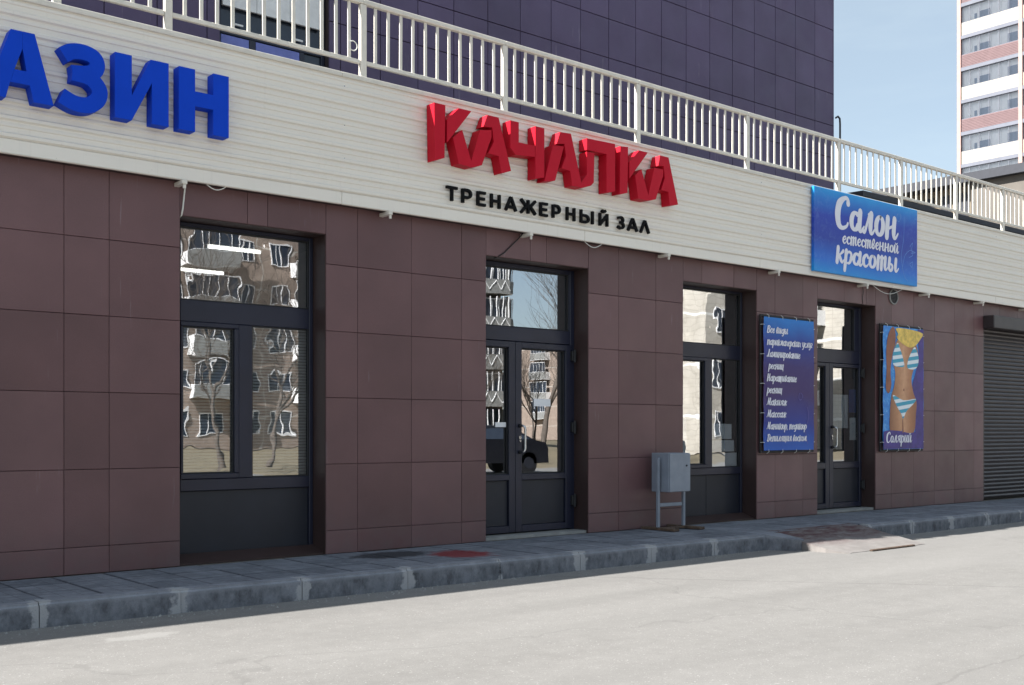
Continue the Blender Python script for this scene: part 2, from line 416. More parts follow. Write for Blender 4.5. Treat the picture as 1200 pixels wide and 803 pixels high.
def dup(root, off, label=None, group=None):
    """copy a thing, its parts and sub-parts"""
    def cp(o, parent, delta):
        c = o.copy(); COL.objects.link(c); WL[c.name] = WL[o.name]+delta
        c.parent = parent
        if parent is None: c.location = o.location+delta
        for ch in [x for x in ALLKIDS.get(o.name, [])]: cp(ch, c, delta)
        return c
    ALLKIDS = {}
    for x in S.objects:
        if x.parent: ALLKIDS.setdefault(x.parent.name, []).append(x)
    r = cp(root, None, Vector(off))
    if label: r['label'] = label
    if group: r['group'] = group
    return r

TM = {}
def tile(w, h, d, m, name, b=.0025):
    k = (round(w, 3), round(h, 3), d, m.name, name)
    if k not in TM:
        q = MB(); x, z = w/2, h/2
        q.add([(-x, d, -z), (x, d, -z), (x, d, z), (-x, d, z), (-x, b, -z), (x, b, -z), (x, b, z), (-x, b, z),
               (-x+b, 0, -z+b), (x-b, 0, -z+b), (x-b, 0, z-b), (-x+b, 0, z-b)],
              [(0, 1, 5, 4), (1, 2, 6, 5), (2, 3, 7, 6), (3, 0, 4, 7), (4, 5, 9, 8), (5, 6, 10, 9), (6, 7, 11, 10), (7, 4, 8, 11), (8, 9, 10, 11)])
        TM[k] = q.mesh(name, m)
    return TM[k]
def put_tile(x0, x1, z0, z1, y, d, m, name, parent, gap=.0035, tilt=.0022):
    me = tile(x1-x0-gap, z1-z0-gap, d, m, name)
    return link(name, me, parent, ((x0+x1)/2, y+random.uniform(-.0012, .0012), (z0+z1)/2),
                rot=(random.uniform(-tilt, tilt), 0, random.uniform(-tilt, tilt)))

# ================================================================== SETTING
ZR = -.166
MB().box(-900, 1000, -900, 900, -2.0, ZR-.06).build('ground', M['soil'], kind='structure')
MB().box(-120, 220, -19.5, 60, ZR-.4, ZR-.0).build('road', M['asphalt'], kind='structure')
def ykerb(x):
    if x < 1: return -1.215
    if x < 6: return -1.215-(x-1)/5*.125
    return -1.34
# sidewalk bed and slabs
sb = MB()
for i in range(-12, 26):
    x0, x1 = float(i), float(i+1); k = .13
    a, b = ykerb(x0)+k, ykerb(x1)+k
    sb.add([(x0, a, -.026), (x1, b, -.026), (x1, .0, -.026), (x0, .0, -.026), (x0, a, -.3), (x1, b, -.3)], [(0, 1, 2, 3), (4, 5, 1, 0)])
sidewalk = sb.build('sidewalk', M['grout'], kind='structure')
SM = {}
px = 2.33-.39*26; nslab = 0
far = MB()
while px < 24.5:
    x0, x1 = px+.008, px+.39-.008
    lo = ykerb((x0+x1)/2)+.13
    ys = [-.012, -.40, -.79, lo+.004]
    for a, b in zip(ys[:-1], ys[1:]):
        if a-b < .05: continue
        dz = random.uniform(-.0035, .0015)
        w_, h_ = x1-x0, a-b-.015
        if 1.0 < px < 19.0:
            key = (round(w_, 3), round(h_, 2))
            if key not in SM:
                q = MB(); hx, hy, e = w_/2, h_/2, .005
                q.add([(-hx, -hy, -.03), (hx, -hy, -.03), (hx, hy, -.03), (-hx, hy, -.03), (-hx, -hy, -e*.7), (hx, -hy, -e*.7), (hx, hy, -e*.7), (-hx, hy, -e*.7),
                       (-hx+e, -hy+e, 0), (hx-e, -hy+e, 0), (hx-e, hy-e, 0), (-hx+e, hy-e, 0)],
                      [(0, 1, 5, 4), (1, 2, 6, 5), (2, 3, 7, 6), (3, 0, 4, 7), (4, 5, 9, 8), (5, 6, 10, 9), (6, 7, 11, 10), (7, 4, 8, 11), (8, 9, 10, 11)])
                SM[key] = q.mesh('paving_slab', M['paving'])
            link('paving_slab', SM[key], sidewalk, ((x0+x1)/2, (a+b)/2, dz), rot=(random.uniform(-.004, .004), random.uniform(-.004, .004), 0)); nslab += 1
        else: far.box(x0, x1, b+.0035, a-.0035, -.03, dz)
    px += .39
far.build('paving_slabs_beyond', M['paving'], sidewalk, kind='stuff')
# kerb stones
kerb = thing('kerb', 'stained grey concrete kerb with pale mortar patches along the sidewalk', 'kerb', (0, -1.3, ZR)); del kerb['category']; kerb['kind'] = 'structure'; del kerb['label']
def kerb_stone_mesh(L):
    bm = bmesh.new(); bmesh.ops.create_cube(bm, size=1)
    for v in bm.verts: v.co = Vector((v.co.x*L, (v.co.y+.5)*.128, (v.co.z-.5)*.30))
    # chamfer the street edge
    e = [x for x in bm.edges if all(abs(v.co.y) < 1e-5 and abs(v.co.z) < 1e-5 for v in x.verts)]
    bmesh.ops.bevel(bm, geom=e, offset=.022, segments=3, affect='EDGES')
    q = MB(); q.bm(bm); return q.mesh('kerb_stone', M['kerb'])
KM = kerb_stone_mesh(.939)
kx = 2.26-.945*13; 
RX0, RX1 = 9.95, 11.75     # gap of the ramp
while kx < 24:
    c = kx+.4725; ya, yb = ykerb(kx), ykerb(kx+.945)
    if not (RX0-.35 < c < RX1+.1):
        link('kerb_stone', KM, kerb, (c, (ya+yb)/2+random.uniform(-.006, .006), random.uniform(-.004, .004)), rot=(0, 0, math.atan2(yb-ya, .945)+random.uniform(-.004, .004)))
    kx += .945
gr = MB(); random.seed(3)
for k in range(900):
    x = random.uniform(1.5, 19); y = ykerb(x)-abs(random.gauss(0, .10))-.01; a = random.uniform(.003, .011)
    v = [(x+random.uniform(-a, a), y+random.uniform(-a, a), ZR+.0+(a*1.2 if i == 0 else 0)) for i in range(4)]
    gr.add([(x, y, ZR+a*1.2), (x-a, y-a*.6, ZR), (x+a, y-a*.5, ZR), (x+random.uniform(-.3, .3)*a, y+a, ZR)], [(0, 1, 2), (0, 2, 3), (0, 3, 1)])
gr.build('gravel', M['concrete'], kind='stuff', label='small grit and sand gathered along the foot of the kerb')
# ramp
rp = MB()
X0, X1 = 9.98, 11.62
N = 10
prof = [(-1.10, .0), (-1.30, -.012), (-1.6, -.075), (-1.9, -.125), (-2.12, -.165)]
vs = []; fs = []
for j, (yy, zz) in enumerate(prof):
    for i in range(N+1):
        x = X0+(X1-X0)*i/N
        vs.append((x+(.10 if j == 4 and i == 0 else 0)+random.uniform(-.01, .01), yy+random.uniform(-.01, .01), zz+.002+random.uniform(-.004, .004)))
for j in range(4):
    for i in range(N): a = j*(N+1)+i; fs.append((a, a+N+1, a+N+2, a+1))
base = len(vs)
for k in [j*(N+1) for j in range(5)]+[4*(N+1)+i for i in range(1, N+1)]+[j*(N+1)+N for j in (3, 2, 1, 0)]:
    x, y, z = vs[k]; vs.append((x, y, -.25))
idx = [j*(N+1) for j in range(5)]+[4*(N+1)+i for i in range(1, N+1)]+[j*(N+1)+N for j in (3, 2, 1, 0)]
for a in range(len(idx)-1): fs.append((idx[a], base+a, base+a+1, idx[a+1]))
rp.add(vs, fs); ramp = rp.build('ramp', M['ramp'], kind='structure')
# concrete cheek beside the ramp
ck = MB().add([(9.72, -1.08, .004), (9.98, -1.08, .004), (9.98, -1.34, .0), (9.72, -1.34, 0), (9.86, -1.62, -.05), (10.03, -1.6, -.05),
               (9.72, -1.08, -.3), (9.98, -1.08, -.3), (10.03, -1.6, -.3), (9.86, -1.62, -.3), (9.72, -1.34, -.3)],
              [(0, 3, 2, 1), (3, 4, 5, 2), (3, 10, 9, 4), (4, 9, 8, 5), (2, 5, 8, 7), (0, 6, 10, 3), (1, 2, 7)])
ck.build('ramp_cheek', M['kerb'], ramp, (9.88, -1.08, 0))
MB().bbox(10.45, 11.30, -2.165, -2.125, ZR, ZR+.02, .006).build('edge_strip', M['rust'], ramp)

# ================================================================== SHOP BUILDING
shop = thing('shop_building', 'long single storey shop front clad in mauve brown tiles under a cream ribbed fascia', 'building', (0, 0, 0))
OPEN = [(3.746, 5.113), (6.952, 8.376), (9.915, 11.30), (12.59, 13.98), (17.06, 19.7)]
HEAD = 2.875
# backing walls
bw = MB(); x = -12
for a, b in OPEN+[(26, 26)]:
    bw.box(x, a-.012 if a < 26 else 26, .022, .34, -.1, 3.2); x = b+.012
for a, b in OPEN: bw.box(a-.012, b+.012, .022, .34, HEAD+.012, 3.2)
bw.build('wall', M['grout'], shop)
# rooms behind the glass
rm = MB()
rm.box(-12, 26, 5.6, 5.7, -.1, 3.6); rm.box(-12, 26, .34, 5.6, 3.12, 3.2)
for a, b in ((-12, -11.9), (6.2, 6.3), (9.25, 9.35), (12.0, 12.1), (16, 16.1), (25.9, 26)): rm.box(a, b, .34, 5.6, -.0, 3.12)
rm.build('interior_wall', M['white_in'], shop)
MB().box(-12, 26, .02, 5.6, -.1, -.004).build('interior_floor', M['floor_in'], shop)
MB().box(-14, 38, -.10, 22, 3.9, 4.22).build('terrace_slab', M['roof'], shop)
MB().box(-14, 38, 5.75, 22, -1, 3.9).build('rear_wall', M['annex'], shop)
# facade tiles
rows = [(.0, .21), (.21, .81), (.81, 1.41), (1.41, 2.01), (2.01, 2.61), (2.61, 3.19)]
piers = [[0.42, 1.02, 1.62, 2.22, 2.82, 3.166, 3.746], [5.113, 5.444, 6.043, 6.643, 6.952], [8.376, 8.84, 9.446, 9.915],
         [11.30, 11.672, 12.268, 12.59], [13.98, 14.39, 14.988, 15.572, 16.16, 16.76, 17.06], [19.7, 20.3, 20.9]]
for p in piers:
    for a, b in zip(p[:-1], p[1:]):
        for z0, z1 in rows: put_tile(a, b, z0, z1, 0, .02, M['tile'], 'facade_tile', shop)
for xs in ([3.746, 4.347, 4.536, 5.113], [6.952, 7.54, 7.763, 8.376], [9.915, 10.25, 10.85, 11.30], [12.59, 13.21, 13.75, 13.98], [17.06, 17.6, 18.2, 18.8, 19.4, 19.7]):
    for a, b in zip(xs[:-1], xs[1:]): put_tile(a, b, HEAD, 3.19, 0, .02, M['tile'], 'facade_tile', shop)
q = MB()
for i in range(-20, 1):
    for z0, z1 in rows: q.box(.42+(i-1)*.6+.003, .42+i*.6-.003, 0, .02, z0+.003, z1-.003)
for i in range(8):
    for z0, z1 in rows: q.box(20.9+i*.6+.003, 20.9+(i+1)*.6-.003, 0, .02, z0+.003, z1-.003)
q.build('facade_tiles_beyond', M['tile'], shop, kind='stuff')
# reveals
for a, b in OPEN[:4]:
    MB().box(b-.004, b+.012, .012, .34, -.0, HEAD+.002).build('reveal_panel', M['reveal'], shop)
    MB().box(a-.012, a+.004, .012, .34, -.0, HEAD+.002).build('reveal_panel', M['reveal'], shop)
    MB().box(a+.005, b-.005, .014, .34, HEAD-.004, HEAD+.012).build('soffit_panel', M['reveal'], shop)

YF, YB = .22, .285      # frame depth
def bars(lst, y0=YF, y1=YB):
    m = MB()
    for x0, x1, z0, z1, *dy in lst:
        d = dy[0] if dy else 0
        m.bbox(x0, x1, y0-d, y1-abs(d)*.5, z0, z1, .004)
    return m
def pane(x0, x1, z0, z1, parent, y=.256, m=None):
    tl = random.uniform(-.0012, .0012)
    return MB().add([(x0-.01, y+tl, z0-.01), (x1+.01, y, z0-.01), (x1+.01, y-tl, z1+.01), (x0-.01, y, z1+.01),
                     (x0-.01, y+tl+.006, z0-.01), (x1+.01, y+.006, z0-.01), (x1+.01, y-tl+.006, z1+.01), (x0-.01, y+.006, z1+.01)],
                    [(0, 1, 2, 3)]).build('glass_pane', m or M['glass'], parent)
def gasket(x0, x1, z0, z1, parent):
    g = MB(); e = .012
    g.box(x0, x0+e, .232, .25, z0, z1); g.box(x1-e, x1, .232, .25, z0, z1); g.box(x0+e, x1-e, .232, .25, z0, z0+e); g.box(x0+e, x1-e, .232, .25, z1-e, z1)
    return g.build('gasket', M['dark'], parent)

# window 1
w1 = bars([(3.752, 3.84, .05, 2.868), (5.07, 5.107, .05, 2.868), (3.842, 5.068, 2.835, 2.868), (3.842, 5.068, 2.035, 2.215), (3.842, 5.068, .60, .70),
           (4.372, 4.50, .702, 2.033, .004), (3.842, 4.37, .702, .745, .012), (3.842, 4.37, 1.995, 2.033, .012), (3.842, 3.862, .747, 1.993, .012), (4.33, 4.37, .747, 1.993, .012)]).build('window', M['frame'], shop, label='large two-pane shop window left of the gym door, blinds behind')
for a in ((3.84, 5.07, 2.215, 2.835), (3.862, 4.33, .745, 1.995), (4.50, 5.07, .70, 2.035)): pane(*a, w1); gasket(*a, w1)
MB().bbox(3.842, 5.068, .25, .28, .062, .598, .003).build('lower_panel', M['panel'], w1)
MB().add([(3.75, .03, .0), (5.108, .03, 0), (5.108, .03, .012), (3.75, .03, .012), (3.75, .218, .075), (5.108, .218, .075)], [(0, 1, 2, 3), (3, 2, 5, 4)]).build('sill', M['reveal'], w1)
# window 2
w2 = bars([(9.92, 10.02, .05, 2.868), (11.262, 11.294, .05, 2.868), (10.022, 11.26, 2.845, 2.868), (10.022, 11.26, 2.01, 2.18), (10.022, 11.26, .57, .655),
           (10.60, 10.70, .657, 2.008, .004), (10.022, 10.598, .657, .70, .012), (10.022, 10.598, 1.97, 2.008, .012), (10.022, 10.06, .702, 1.968, .012), (10.56, 10.598, .702, 1.968, .012)]).build('window', M['frame'], shop, label='shop window behind the grey cabinet, with paper sheets inside')
for a in ((10.02, 11.26, 2.18, 2.845), (10.06, 10.56, .70, 1.97), (10.70, 11.26, .655, 2.01)): pane(*a, w2); gasket(*a, w2)
MB().bbox(10.022, 10.62, .25, .28, .062, .568, .003).build('lower_panel', M['panel'], w2)
MB().bbox(10.626, 11.26, .25, .28, .062, .568, .003).build('lower_panel', M['panel'], w2)
MB().add([(9.92, .03, .0), (11.296, .03, 0), (11.296, .03, .012), (9.92, .03, .012), (9.92, .218, .075), (11.296, .218, .075)], [(0, 1, 2, 3), (3, 2, 5, 4)]).build('sill', M['reveal'], w2)

def door(x0, x1, topr, tg, split, lg, rg, gz, label, jr):
    """x0,x1 opening; tg=(xa,xb,z0,z1) fanlight; split x between leaves; lg, rg glass x-ranges; gz glass z-range"""
    f = bars([(x0+.006, tg[0], .03, 2.868), (jr, x1-.006, .03, 2.868), (tg[0]+.002, jr-.002, tg[3], 2.868), (tg[0]+.002, jr-.002, 2.055, tg[2])]
             + ([(tg[1], jr-.002, tg[2]+.002, tg[3]-.002)] if jr-tg[1] > .02 else [])).build('door', M['frame'], shop, label=label)
    pane(*tg, f, m=M['glass_flat']); gasket(tg[0], min(tg[1], jr), tg[2], tg[3], f)
    for (a, b), (xa, xb) in ((lg, (tg[0]+.004, split-.003)), (rg, (split+.003, jr-.004))):
        z0, z1 = gz
        bars([(xa, a, .045, 2.048, .014), (b, xb, .045, 2.048, .014), (a+.001, b-.001, z1, 2.048, .014), (a+.001, b-.001, .592, z0, .014), (a+.001, b-.001, .045, .115, .014)]).build('door_leaf', M['frame'], f)
        pane(a, b, z0, z1, f, m=M['glass_flat']); gasket(a, b, z0, z1, f)
        MB().bbox(a+.002, b-.002, .235, .262, .117, .59, .003).build('lower_panel', M['panel'], f)
    for z in (.35, 1.15, 1.93):
        g = MB().bbox(jr-.012, jr+.05, YF-.05, YF+.002, z-.055, z+.055, .006); g.tube([(jr+.015, YF-.055, z-.07), (jr+.015, YF-.055, z+.07)], .014, 10)
        g.build('hinge', M['dark'], f)
    hx = split+.055
    h = MB(); y = YF-.014
    h.tube([(hx, y, 1.165), (hx, y-.05, 1.165), (hx+.012, y-.066, 1.155), (hx+.02, y-.07, 1.13), (hx+.02, y-.07, .92), (hx+.012, y-.066, .895), (hx, y-.05, .885), (hx, y, .885)], .0125, 10)
    h.build('handle', M['steel'], f, smooth=True)
    for z in (1.165, .885): MB().tube([(hx, y-.022, z), (hx, y+.001, z)], .02, 14).build('handle_rose', M['dark'], f)
    lk = MB().tube([(hx, y-.012, 1.04), (hx, y+.001, 1.04)], .017, 14); lk.tube([(hx, y-.014, 1.005), (hx, y+.001, 1.005)], .012, 12)
    lk.build('lock', M['steel'], f)
    MB().box(x0+.004, x1-.004, .03, .33, .0, .03).build('threshold', M['concrete'], f)
    return f
d1 = door(6.952, 8.376, None, (7.06, 8.29, 2.20, 2.822), 7.512, (7.10, 7.425), (7.60, 8.23), (.655, 1.985), 'dark glazed double door of the gym', 8.31)
d2 = door(12.59, 13.98, None, (12.70, 13.80, 2.235, 2.84), 13.17, (12.74, 13.08), (13.26, 13.905), (.675, 2.0), 'glazed double door of the beauty salon, between the two banners', 13.93)

# shutter, box and guides
sh = MB(); z = .03; n = 0
x0, x1 = 17.12, 19.66
prof = []
while z < 2.74:
    prof += [(z, .075), (z+.006, .058), (z+.030, .050), (z+.054, .058), (z+.060, .075)]; z += .0635
vs = []; fs = []
for zz, yy in prof: vs += [(x0, yy, zz), (x1, yy, zz)]
for i in range(len(prof)-1): fs.append((2*i, 2*i+1, 2*i+3, 2*i+2))
door_sh = MB().box(17.066, 17.118, .02, .12, .0, 2.75).build('roller_shutter', M['shutter'], shop, label='closed brown roller shutter at the far right')
MB().box(19.662, 19.694, .02, .12, .0, 2.75).build('guide_rail', M['shutter'], door_sh)
MB().add(vs, fs).build('shutter_slats', M['shutter'], door_sh, kind='stuff')
MB().bbox(17.04, 19.75, -.185, .0, 2.735, 2.94, .012).build('shutter_box', M['shutter'], door_sh)
MB().box(17.0, 19.8, .13, .34, 0, 2.9).build('shutter_back', M['dark'], door_sh)

# ------------------------------------------------------------------ fascia
FB, FT, FY = 3.15, 4.32, -.12
per = (FT-.04-(FB+.10))/8
def fprof():
    p = []
    for k in range(8):
        z = FB+.10+k*per
        p += [(z, .0), (z+.012, -.017), (z+.034, -.018), (z+.046, .0), (z+.084, -.001), (z+.090, -.009), (z+.108, -.009), (z+.114, 0)]
    p.append((FT-.04, 0)); return p
FP = fprof(); seams = [-9.8, -6.8, -3.8, -.8, 2.2, 5.2, 8.2, 11.2, 14.2, 17.2, 20.2, 23.2, 26.2]
def sheet_mesh(L):
    vs = []; fs = []
    for z, y in FP: vs += [(-.002, y, z), (L+.002, y, z)]
    n = len(FP)
    for i in range(n-1): fs.append((2*i, 2*i+1, 2*i+3, 2*i+2))
    # turned ends
    vs += [(0, .03, FP[0][0]), (L, .03, FP[0][0]), (0, .03, FP[-1][0]), (L, .03, FP[-1][0])]
    b = 2*n; fs += [(b, b+1, 1, 0)]
    q = MB().add(vs, fs); return q.mesh('fascia_sheet', M['siding'])
FM = sheet_mesh(3.0)
for s_ in seams[:-1]:
    link('fascia_sheet', FM, shop, (s_, FY-.0004*(seams.index(s_) % 2), 0))
MB().box(-10, 27, FY+.032, -.0, FB+.01, FT-.045).build('fascia_core', M['siding'], shop)
for a, b in zip(seams[:-1], seams[1:]):
    MB().bbox(a+.001, b-.001, FY-.006, FY+.03, FB-.012, FB+.098, .006).build('bottom_trim', M['siding'], shop)
    MB().bbox(a+.001, b-.001, FY-.022, .12, FT-.042, FT, .004).build('top_flashing', M['cream_paint'], shop)
MB().box(-10, 27, FY+.031, .0, FB-.006, FB+.008).build('fascia_soffit', M['reveal'], shop)
for x in (3.717, 5.70, 7.417, 9.495, 11.545, 13.534, 15.136, 16.751, 18.252):
    q = MB().bbox(x-.022, x+.022, -.165, .0, FB-.05, FB-.016, .004); q.bbox(x-.012, x+.012, -.16, -.145, FB-.085, FB-.052, .002)
    q.build('fascia_bracket', M['cream_paint'], shop)
# seam rivets
q = MB()
for s_ in seams[4:11]:
    for zz in (3.23, 3.55, 3.85, 4.2):
        q.tube([(s_+.03, FY-.004, zz), (s_+.03, FY, zz)], .006, 6)
q.build('rivets', M['steel'], shop, kind='stuff')

# ------------------------------------------------------------------ railing
rail = thing('balcony_railing', 'cream painted metal railing with flat pickets along the roof edge', 'railing', (0, .20, FT-.1))
posts = [v*1.0324 for v in (-6.0, -4.2, -2.4, -.6, 1.0, 2.738, 3.609, 5.448, 7.123, 9.057, 11.002, 12.944, 14.501, 16.05, 17.527, 19.1, 20.7, 22.3, 23.9)]
RB, RT = 4.555, 5.147; RY = .20
for a, b in zip(posts[:-1], posts[1:]):
    MB().bbox(a+.001, b-.001, RY-.028, RY+.028, RT-.025, RT+.02, .006).build('top_rail', M['cream_paint'], rail)
    MB().bbox(a+.035, b-.035, RY-.018, RY+.018, RB, RB+.038, .004).build('bottom_rail', M['cream_paint'], rail)
PM = MB().bbox(-.033, .033, -.022, .022, -.10, RT-.026-FT-.002, .004).mesh('post', M['cream_paint'])
for x in posts: link('post', PM, rail, (x, RY, FT+.001))
KM2 = MB().bbox(-.0165, .0165, -.006, .006, 0, RT-.026-(RB+.039), .002).mesh('picket', M['cream_paint'])
q = MB()
for a, b in zip(posts[:-1], posts[1:]):
    n = max(2, round((b-a)/.142))
    for k in range(1, n):
        x = a+(b-a)*k/n
        if 2.3 < x < 19.8: link('picket', KM2, rail, (x+random.uniform(-.004, .004), RY, RB+.0385), rot=(0, random.uniform(-.006, .006), random.uniform(-.06, .06)))
        else: q.box(x-.0165, x+.0165, RY-.006, RY+.006, RB+.0385, RT-.026)
q.build('pickets_beyond', M['cream_paint'], rail, kind='stuff')
ring = MB().tube([(5.50+.045*math.cos(t*math.pi/8), RY-.03, 4.70+.045*math.sin(t*math.pi/8)) for t in range(17)], .005, 6, False)
ring.build('cable_ring', M['wire_w'], None, (5.50, RY-.03, 4.655), label='small white cable loop hanging on the railing', category='cable loop')

# ------------------------------------------------------------------ purple office block
blk = thing('office_block', 'windowless violet panelled block rising behind the railing', 'building', (18, 3.4, 4.22))
PX1 = 18.02; PW = .5945; PY = 3.4; PTOP = 12.0
ux = (5.70, 8.0); uz = (4.85, 6.95)   # upper window
cols = [PX1-PW*k for k in range(0, 26)][::-1]
zrows = [4.22+.0, 4.44]+[5.04+.6*k for k in range(0, 9)]
q = MB(); q.box(-14, 5.55, PY+.024, 16, 4.2, PTOP); q.box(5.55, 7.30, PY+.35, 16, 4.2, PTOP); q.box(7.30, PX1-.02, PY+.024, 16, 4.2, PTOP)
q.box(5.55, 7.30, PY+.024, PY+.35, 6.84, PTOP); q.box(5.55, 7.30, PY+.024, PY+.35, 4.2, 4.45); q.box(5.55, 5.69, PY+.024, PY+.35, 4.451, 6.839); q.box(7.16, 7.30, PY+.024, PY+.35, 4.451, 6.839)
q.build('wall', M['grout'], blk)
WX0, WX1 = 5.70, 7.15   # 5.5355 .. 7.319
for a, b in zip(cols[:-1], cols[1:]):
    for z0, z1 in zip(zrows[:-1], zrows[1:]):
        if z0 > 4.4 and z1 < 6.9:
            if a >= WX0 and b <= WX1: continue
            if a < WX0 < b: put_tile(a, WX0-.004, z0, z1, PY, .022, M['ptile'], 'wall_panel', blk, .010); continue
            if a < WX1 < b: put_tile(WX1+.004, b, z0, z1, PY, .022, M['ptile'], 'wall_panel', blk, .010); continue
        put_tile(a, b, z0, z1, PY, .022, M['ptile'], 'wall_panel', blk, .010)
q = MB()
zz = [zrows[-1]+.6*k for k in range(0, 4)]
for a, b in zip(cols[:-1], cols[1:]):
    for z0, z1 in zip(zz[:-1], zz[1:]): q.box(a+.005, b-.005, PY, PY+.022, z0+.005, z1-.005)
x = cols[0]
while x > -12:
    for z0, z1 in zip(zrows[:-1]+zz[:-1], zrows[1:]+zz[1:]): q.box(x-PW+.005, x-.005, PY, PY+.022, z0+.005, z1-.005)
    x -= PW
q.build('wall_panels_beyond', M['ptile'], blk, kind='stuff')
MB().box(PX1-.018, PX1+.0, PY-.004, 16, 4.22, PTOP).build('corner_trim', M['ptile'], blk)
# upper window
uw = bars([(WX0, WX0+.05, 4.46, 6.82), (WX1-.05, WX1, 4.46, 6.82), (WX0+.052, WX1-.052, 6.77, 6.82), (WX0+.052, WX1-.052, 5.80, 5.86), (WX0+.052, WX1-.052, 4.46, 4.52),
           (WX0+.42, WX0+.50, 4.522, 5.798), (WX0+1.10, WX0+1.16, 4.522, 5.798)], PY+.10, PY+.16).build('window', M['frame'], blk)
MB().add([(WX0+.05, PY+.13, 4.5), (WX1-.05, PY+.13, 4.5), (WX1-.05, PY+.13, 5.80), (WX0+.05, PY+.13, 5.80)], [(0, 1, 2, 3)]).build('glass_pane', M['darkpane'], uw)
for a, b in ((.055, .415), (.505, 1.095)): MB().bbox(WX0+a, WX0+b, PY+.105, PY+.125, 4.53, 5.79, .003).build('sky_reflection_panel', plain('sky_reflection_panel', (.16, .19, .52, 1), .4), uw)  # opaque blue panels: sky reflection of the lower panes painted in as colour
MB().add([(WX0+.05, PY+.131, 5.86), (WX1-.05, PY+.131, 5.86), (WX1-.05, PY+.131, 6.2), (WX0+.05, PY+.131, 6.2)], [(0, 1, 2, 3)]).build('glass_pane', M['darkpane'], uw)
for k in range(3): MB().bbox(WX0+.056+k*.445, WX0+.056+(k+1)*.445-.006, PY+.06, PY+.098, 6.12, 6.765, .004).build('white_panel', M['winwhite'], uw)
for x in (5.92, 6.72): MB().bbox(x, x+.11, PY+.08, PY+.1, 5.92, 5.945, .003).build('handle', M['winwhite'], uw)
# rain pipe at the corner
MB().tube([(18.03, 3.36, 6.99), (18.10, 3.36, 7.03), (18.16, 3.36, 7.0), (18.17, 3.36, 6.9), (18.17, 3.36, 4.22)], .018, 8).build('corner_pipe', M['annexb'], blk)

# terrace block and annex behind the railing
tb = thing('terrace_block', 'low dark flat roofed block on the terrace, right of the violet wall', 'roof structure', (24, 3.0, 4.22))
MB().box(18.4, 39, 3.05, 6, 4.2, 5.50).build('wall', M['annex'], tb)
MB().add([(18.3, 2.95, 5.50), (39, 2.95, 5.50), (39, 2.95, 5.60), (18.3, 2.95, 5.60), (18.0, 6, 5.5), (18.0, 6, 5.6), (39, 6, 5.6), (39, 6, 5.5)],
         [(0, 1, 2, 3), (3, 2, 6, 5), (4, 0, 3, 5), (0, 4, 7, 1)]).build('roof_edge', M['annexb'], tb)
ax = thing('annex_building', 'grey rendered building with dark roof edge in front of the tower', 'building', (44, 10, ZR))
MB().box(40, 70, 2, 12.2, ZR, 10.45).build('wall', M['annex'], ax)
MB().box(40.4, 70, 12.2, 16.0, ZR, 10.45).build('side_wall', plain('beige_render', (.20, .165, .12, 1), .9), ax)
MB().box(39.7, 70.2, 1.8, 16.2, 10.45, 10.78).build('roof_edge', M['annexb'], ax)
for k in range(5): MB().box(40.36, 40.40, 12.5+k*.7, 12.9+k*.7, 7.0, 10.2).build('facade_strip', M['annexb'], ax)

# ------------------------------------------------------------------ tower
tw = thing('apartment_tower', 'tall apartment tower with cream and pink bands and glazed loggias', 'building', (110, 30, ZR))
TX = 98.8; YL = 44.0; SH = 3.008; BAY = 5.55
q = MB().box(TX+1.3, TX+18, YL-34, YL-.02, ZR, 49.0); q.build('wall', M['t_wall'], tw)
MB().box(TX-.06, TX+18.1, YL-.02, YL+.25, ZR, 50).build('end_wall', M['t_pier'], tw)
MB().box(TX-.1, TX+18.2, YL-34.2, YL+.3, 49.0, 50.2).build('roof', M['t_slab'], tw)
def loggia_floor(zt, col, y1, y0):
    pass
gl = MB(); 
SP = {}
for k in range(-6, 8):
    zt = 25.7+SH*k
    if zt < 8: continue
    cl = M['t_cream'] if k % 2 == 1 else M['t_pink']
    for b in range(4):
        y1 = YL-.02-b*(BAY+.35); y0 = y1-BAY
        key = ('s', cl.name)
        if key not in SP:
            sp_ = MB().box(-.02, .12, -BAY, 0, -1.16, 0)
            if cl is M['t_pink']:
                for r_ in range(8): sp_.box(-.04, -.0205, -BAY, 0, -1.14+r_*.142, -1.08+r_*.142)
            SP[key] = sp_.mesh('spandrel', cl)
        link('spandrel', SP[key], tw, (TX, y1, zt-1.50))
        if 'slab' not in SP:
            SP['slab'] = MB().box(-.10, 1.3, -BAY, 0, .0, .33).mesh('floor_slab', M['t_slab'])
        link('floor_slab', SP['slab'], tw, (TX, y1, zt+.002))
        if 'gl' not in SP:
            g = MB()
            for i in range(7):
                y = -i*BAY/6; g.box(.0, .05, y-.022, y+.022, -1.5, 0)
            g.box(.0, .05, -BAY, 0, -1.5, -1.45); g.box(0, .05, -BAY, 0, -.05, 0)
            SP['gl'] = g.mesh('loggia_glazing', M['t_slab'])
            g2 = MB().quad((.025, 0, -1.46), (.025, -BAY, -1.46), (.025, -BAY, -.04), (.025, 0, -.04)); SP['pn'] = g2.mesh('glass_pane', M['glass_far'])
            iw = MB(); 
            iw.box(.25, .27, -2.75, -1.75, -1.4, -.75); iw.box(.25, .27, -1.5, -1.25, -1.5, -.85); iw.box(.25, .27, -5.3, -4.4, -1.4, -.55)
            SP['iw'] = iw.mesh('inner_window', plain('inner_window_blue', (.17, .22, .31, 1), .4))
            SP['bw'] = MB().box(.28, 1.3, -BAY, 0, -1.5, 0).mesh('inner_wall', M['t_wall'])
        g = link('loggia_glazing', SP['gl'], tw, (TX, y1, zt)); link('glass_pane', SP['pn'], g, (TX, y1, zt))
        link('inner_window', SP['iw'], g, (TX, y1, zt)); link('inner_wall', SP['bw'], g, (TX, y1, zt))
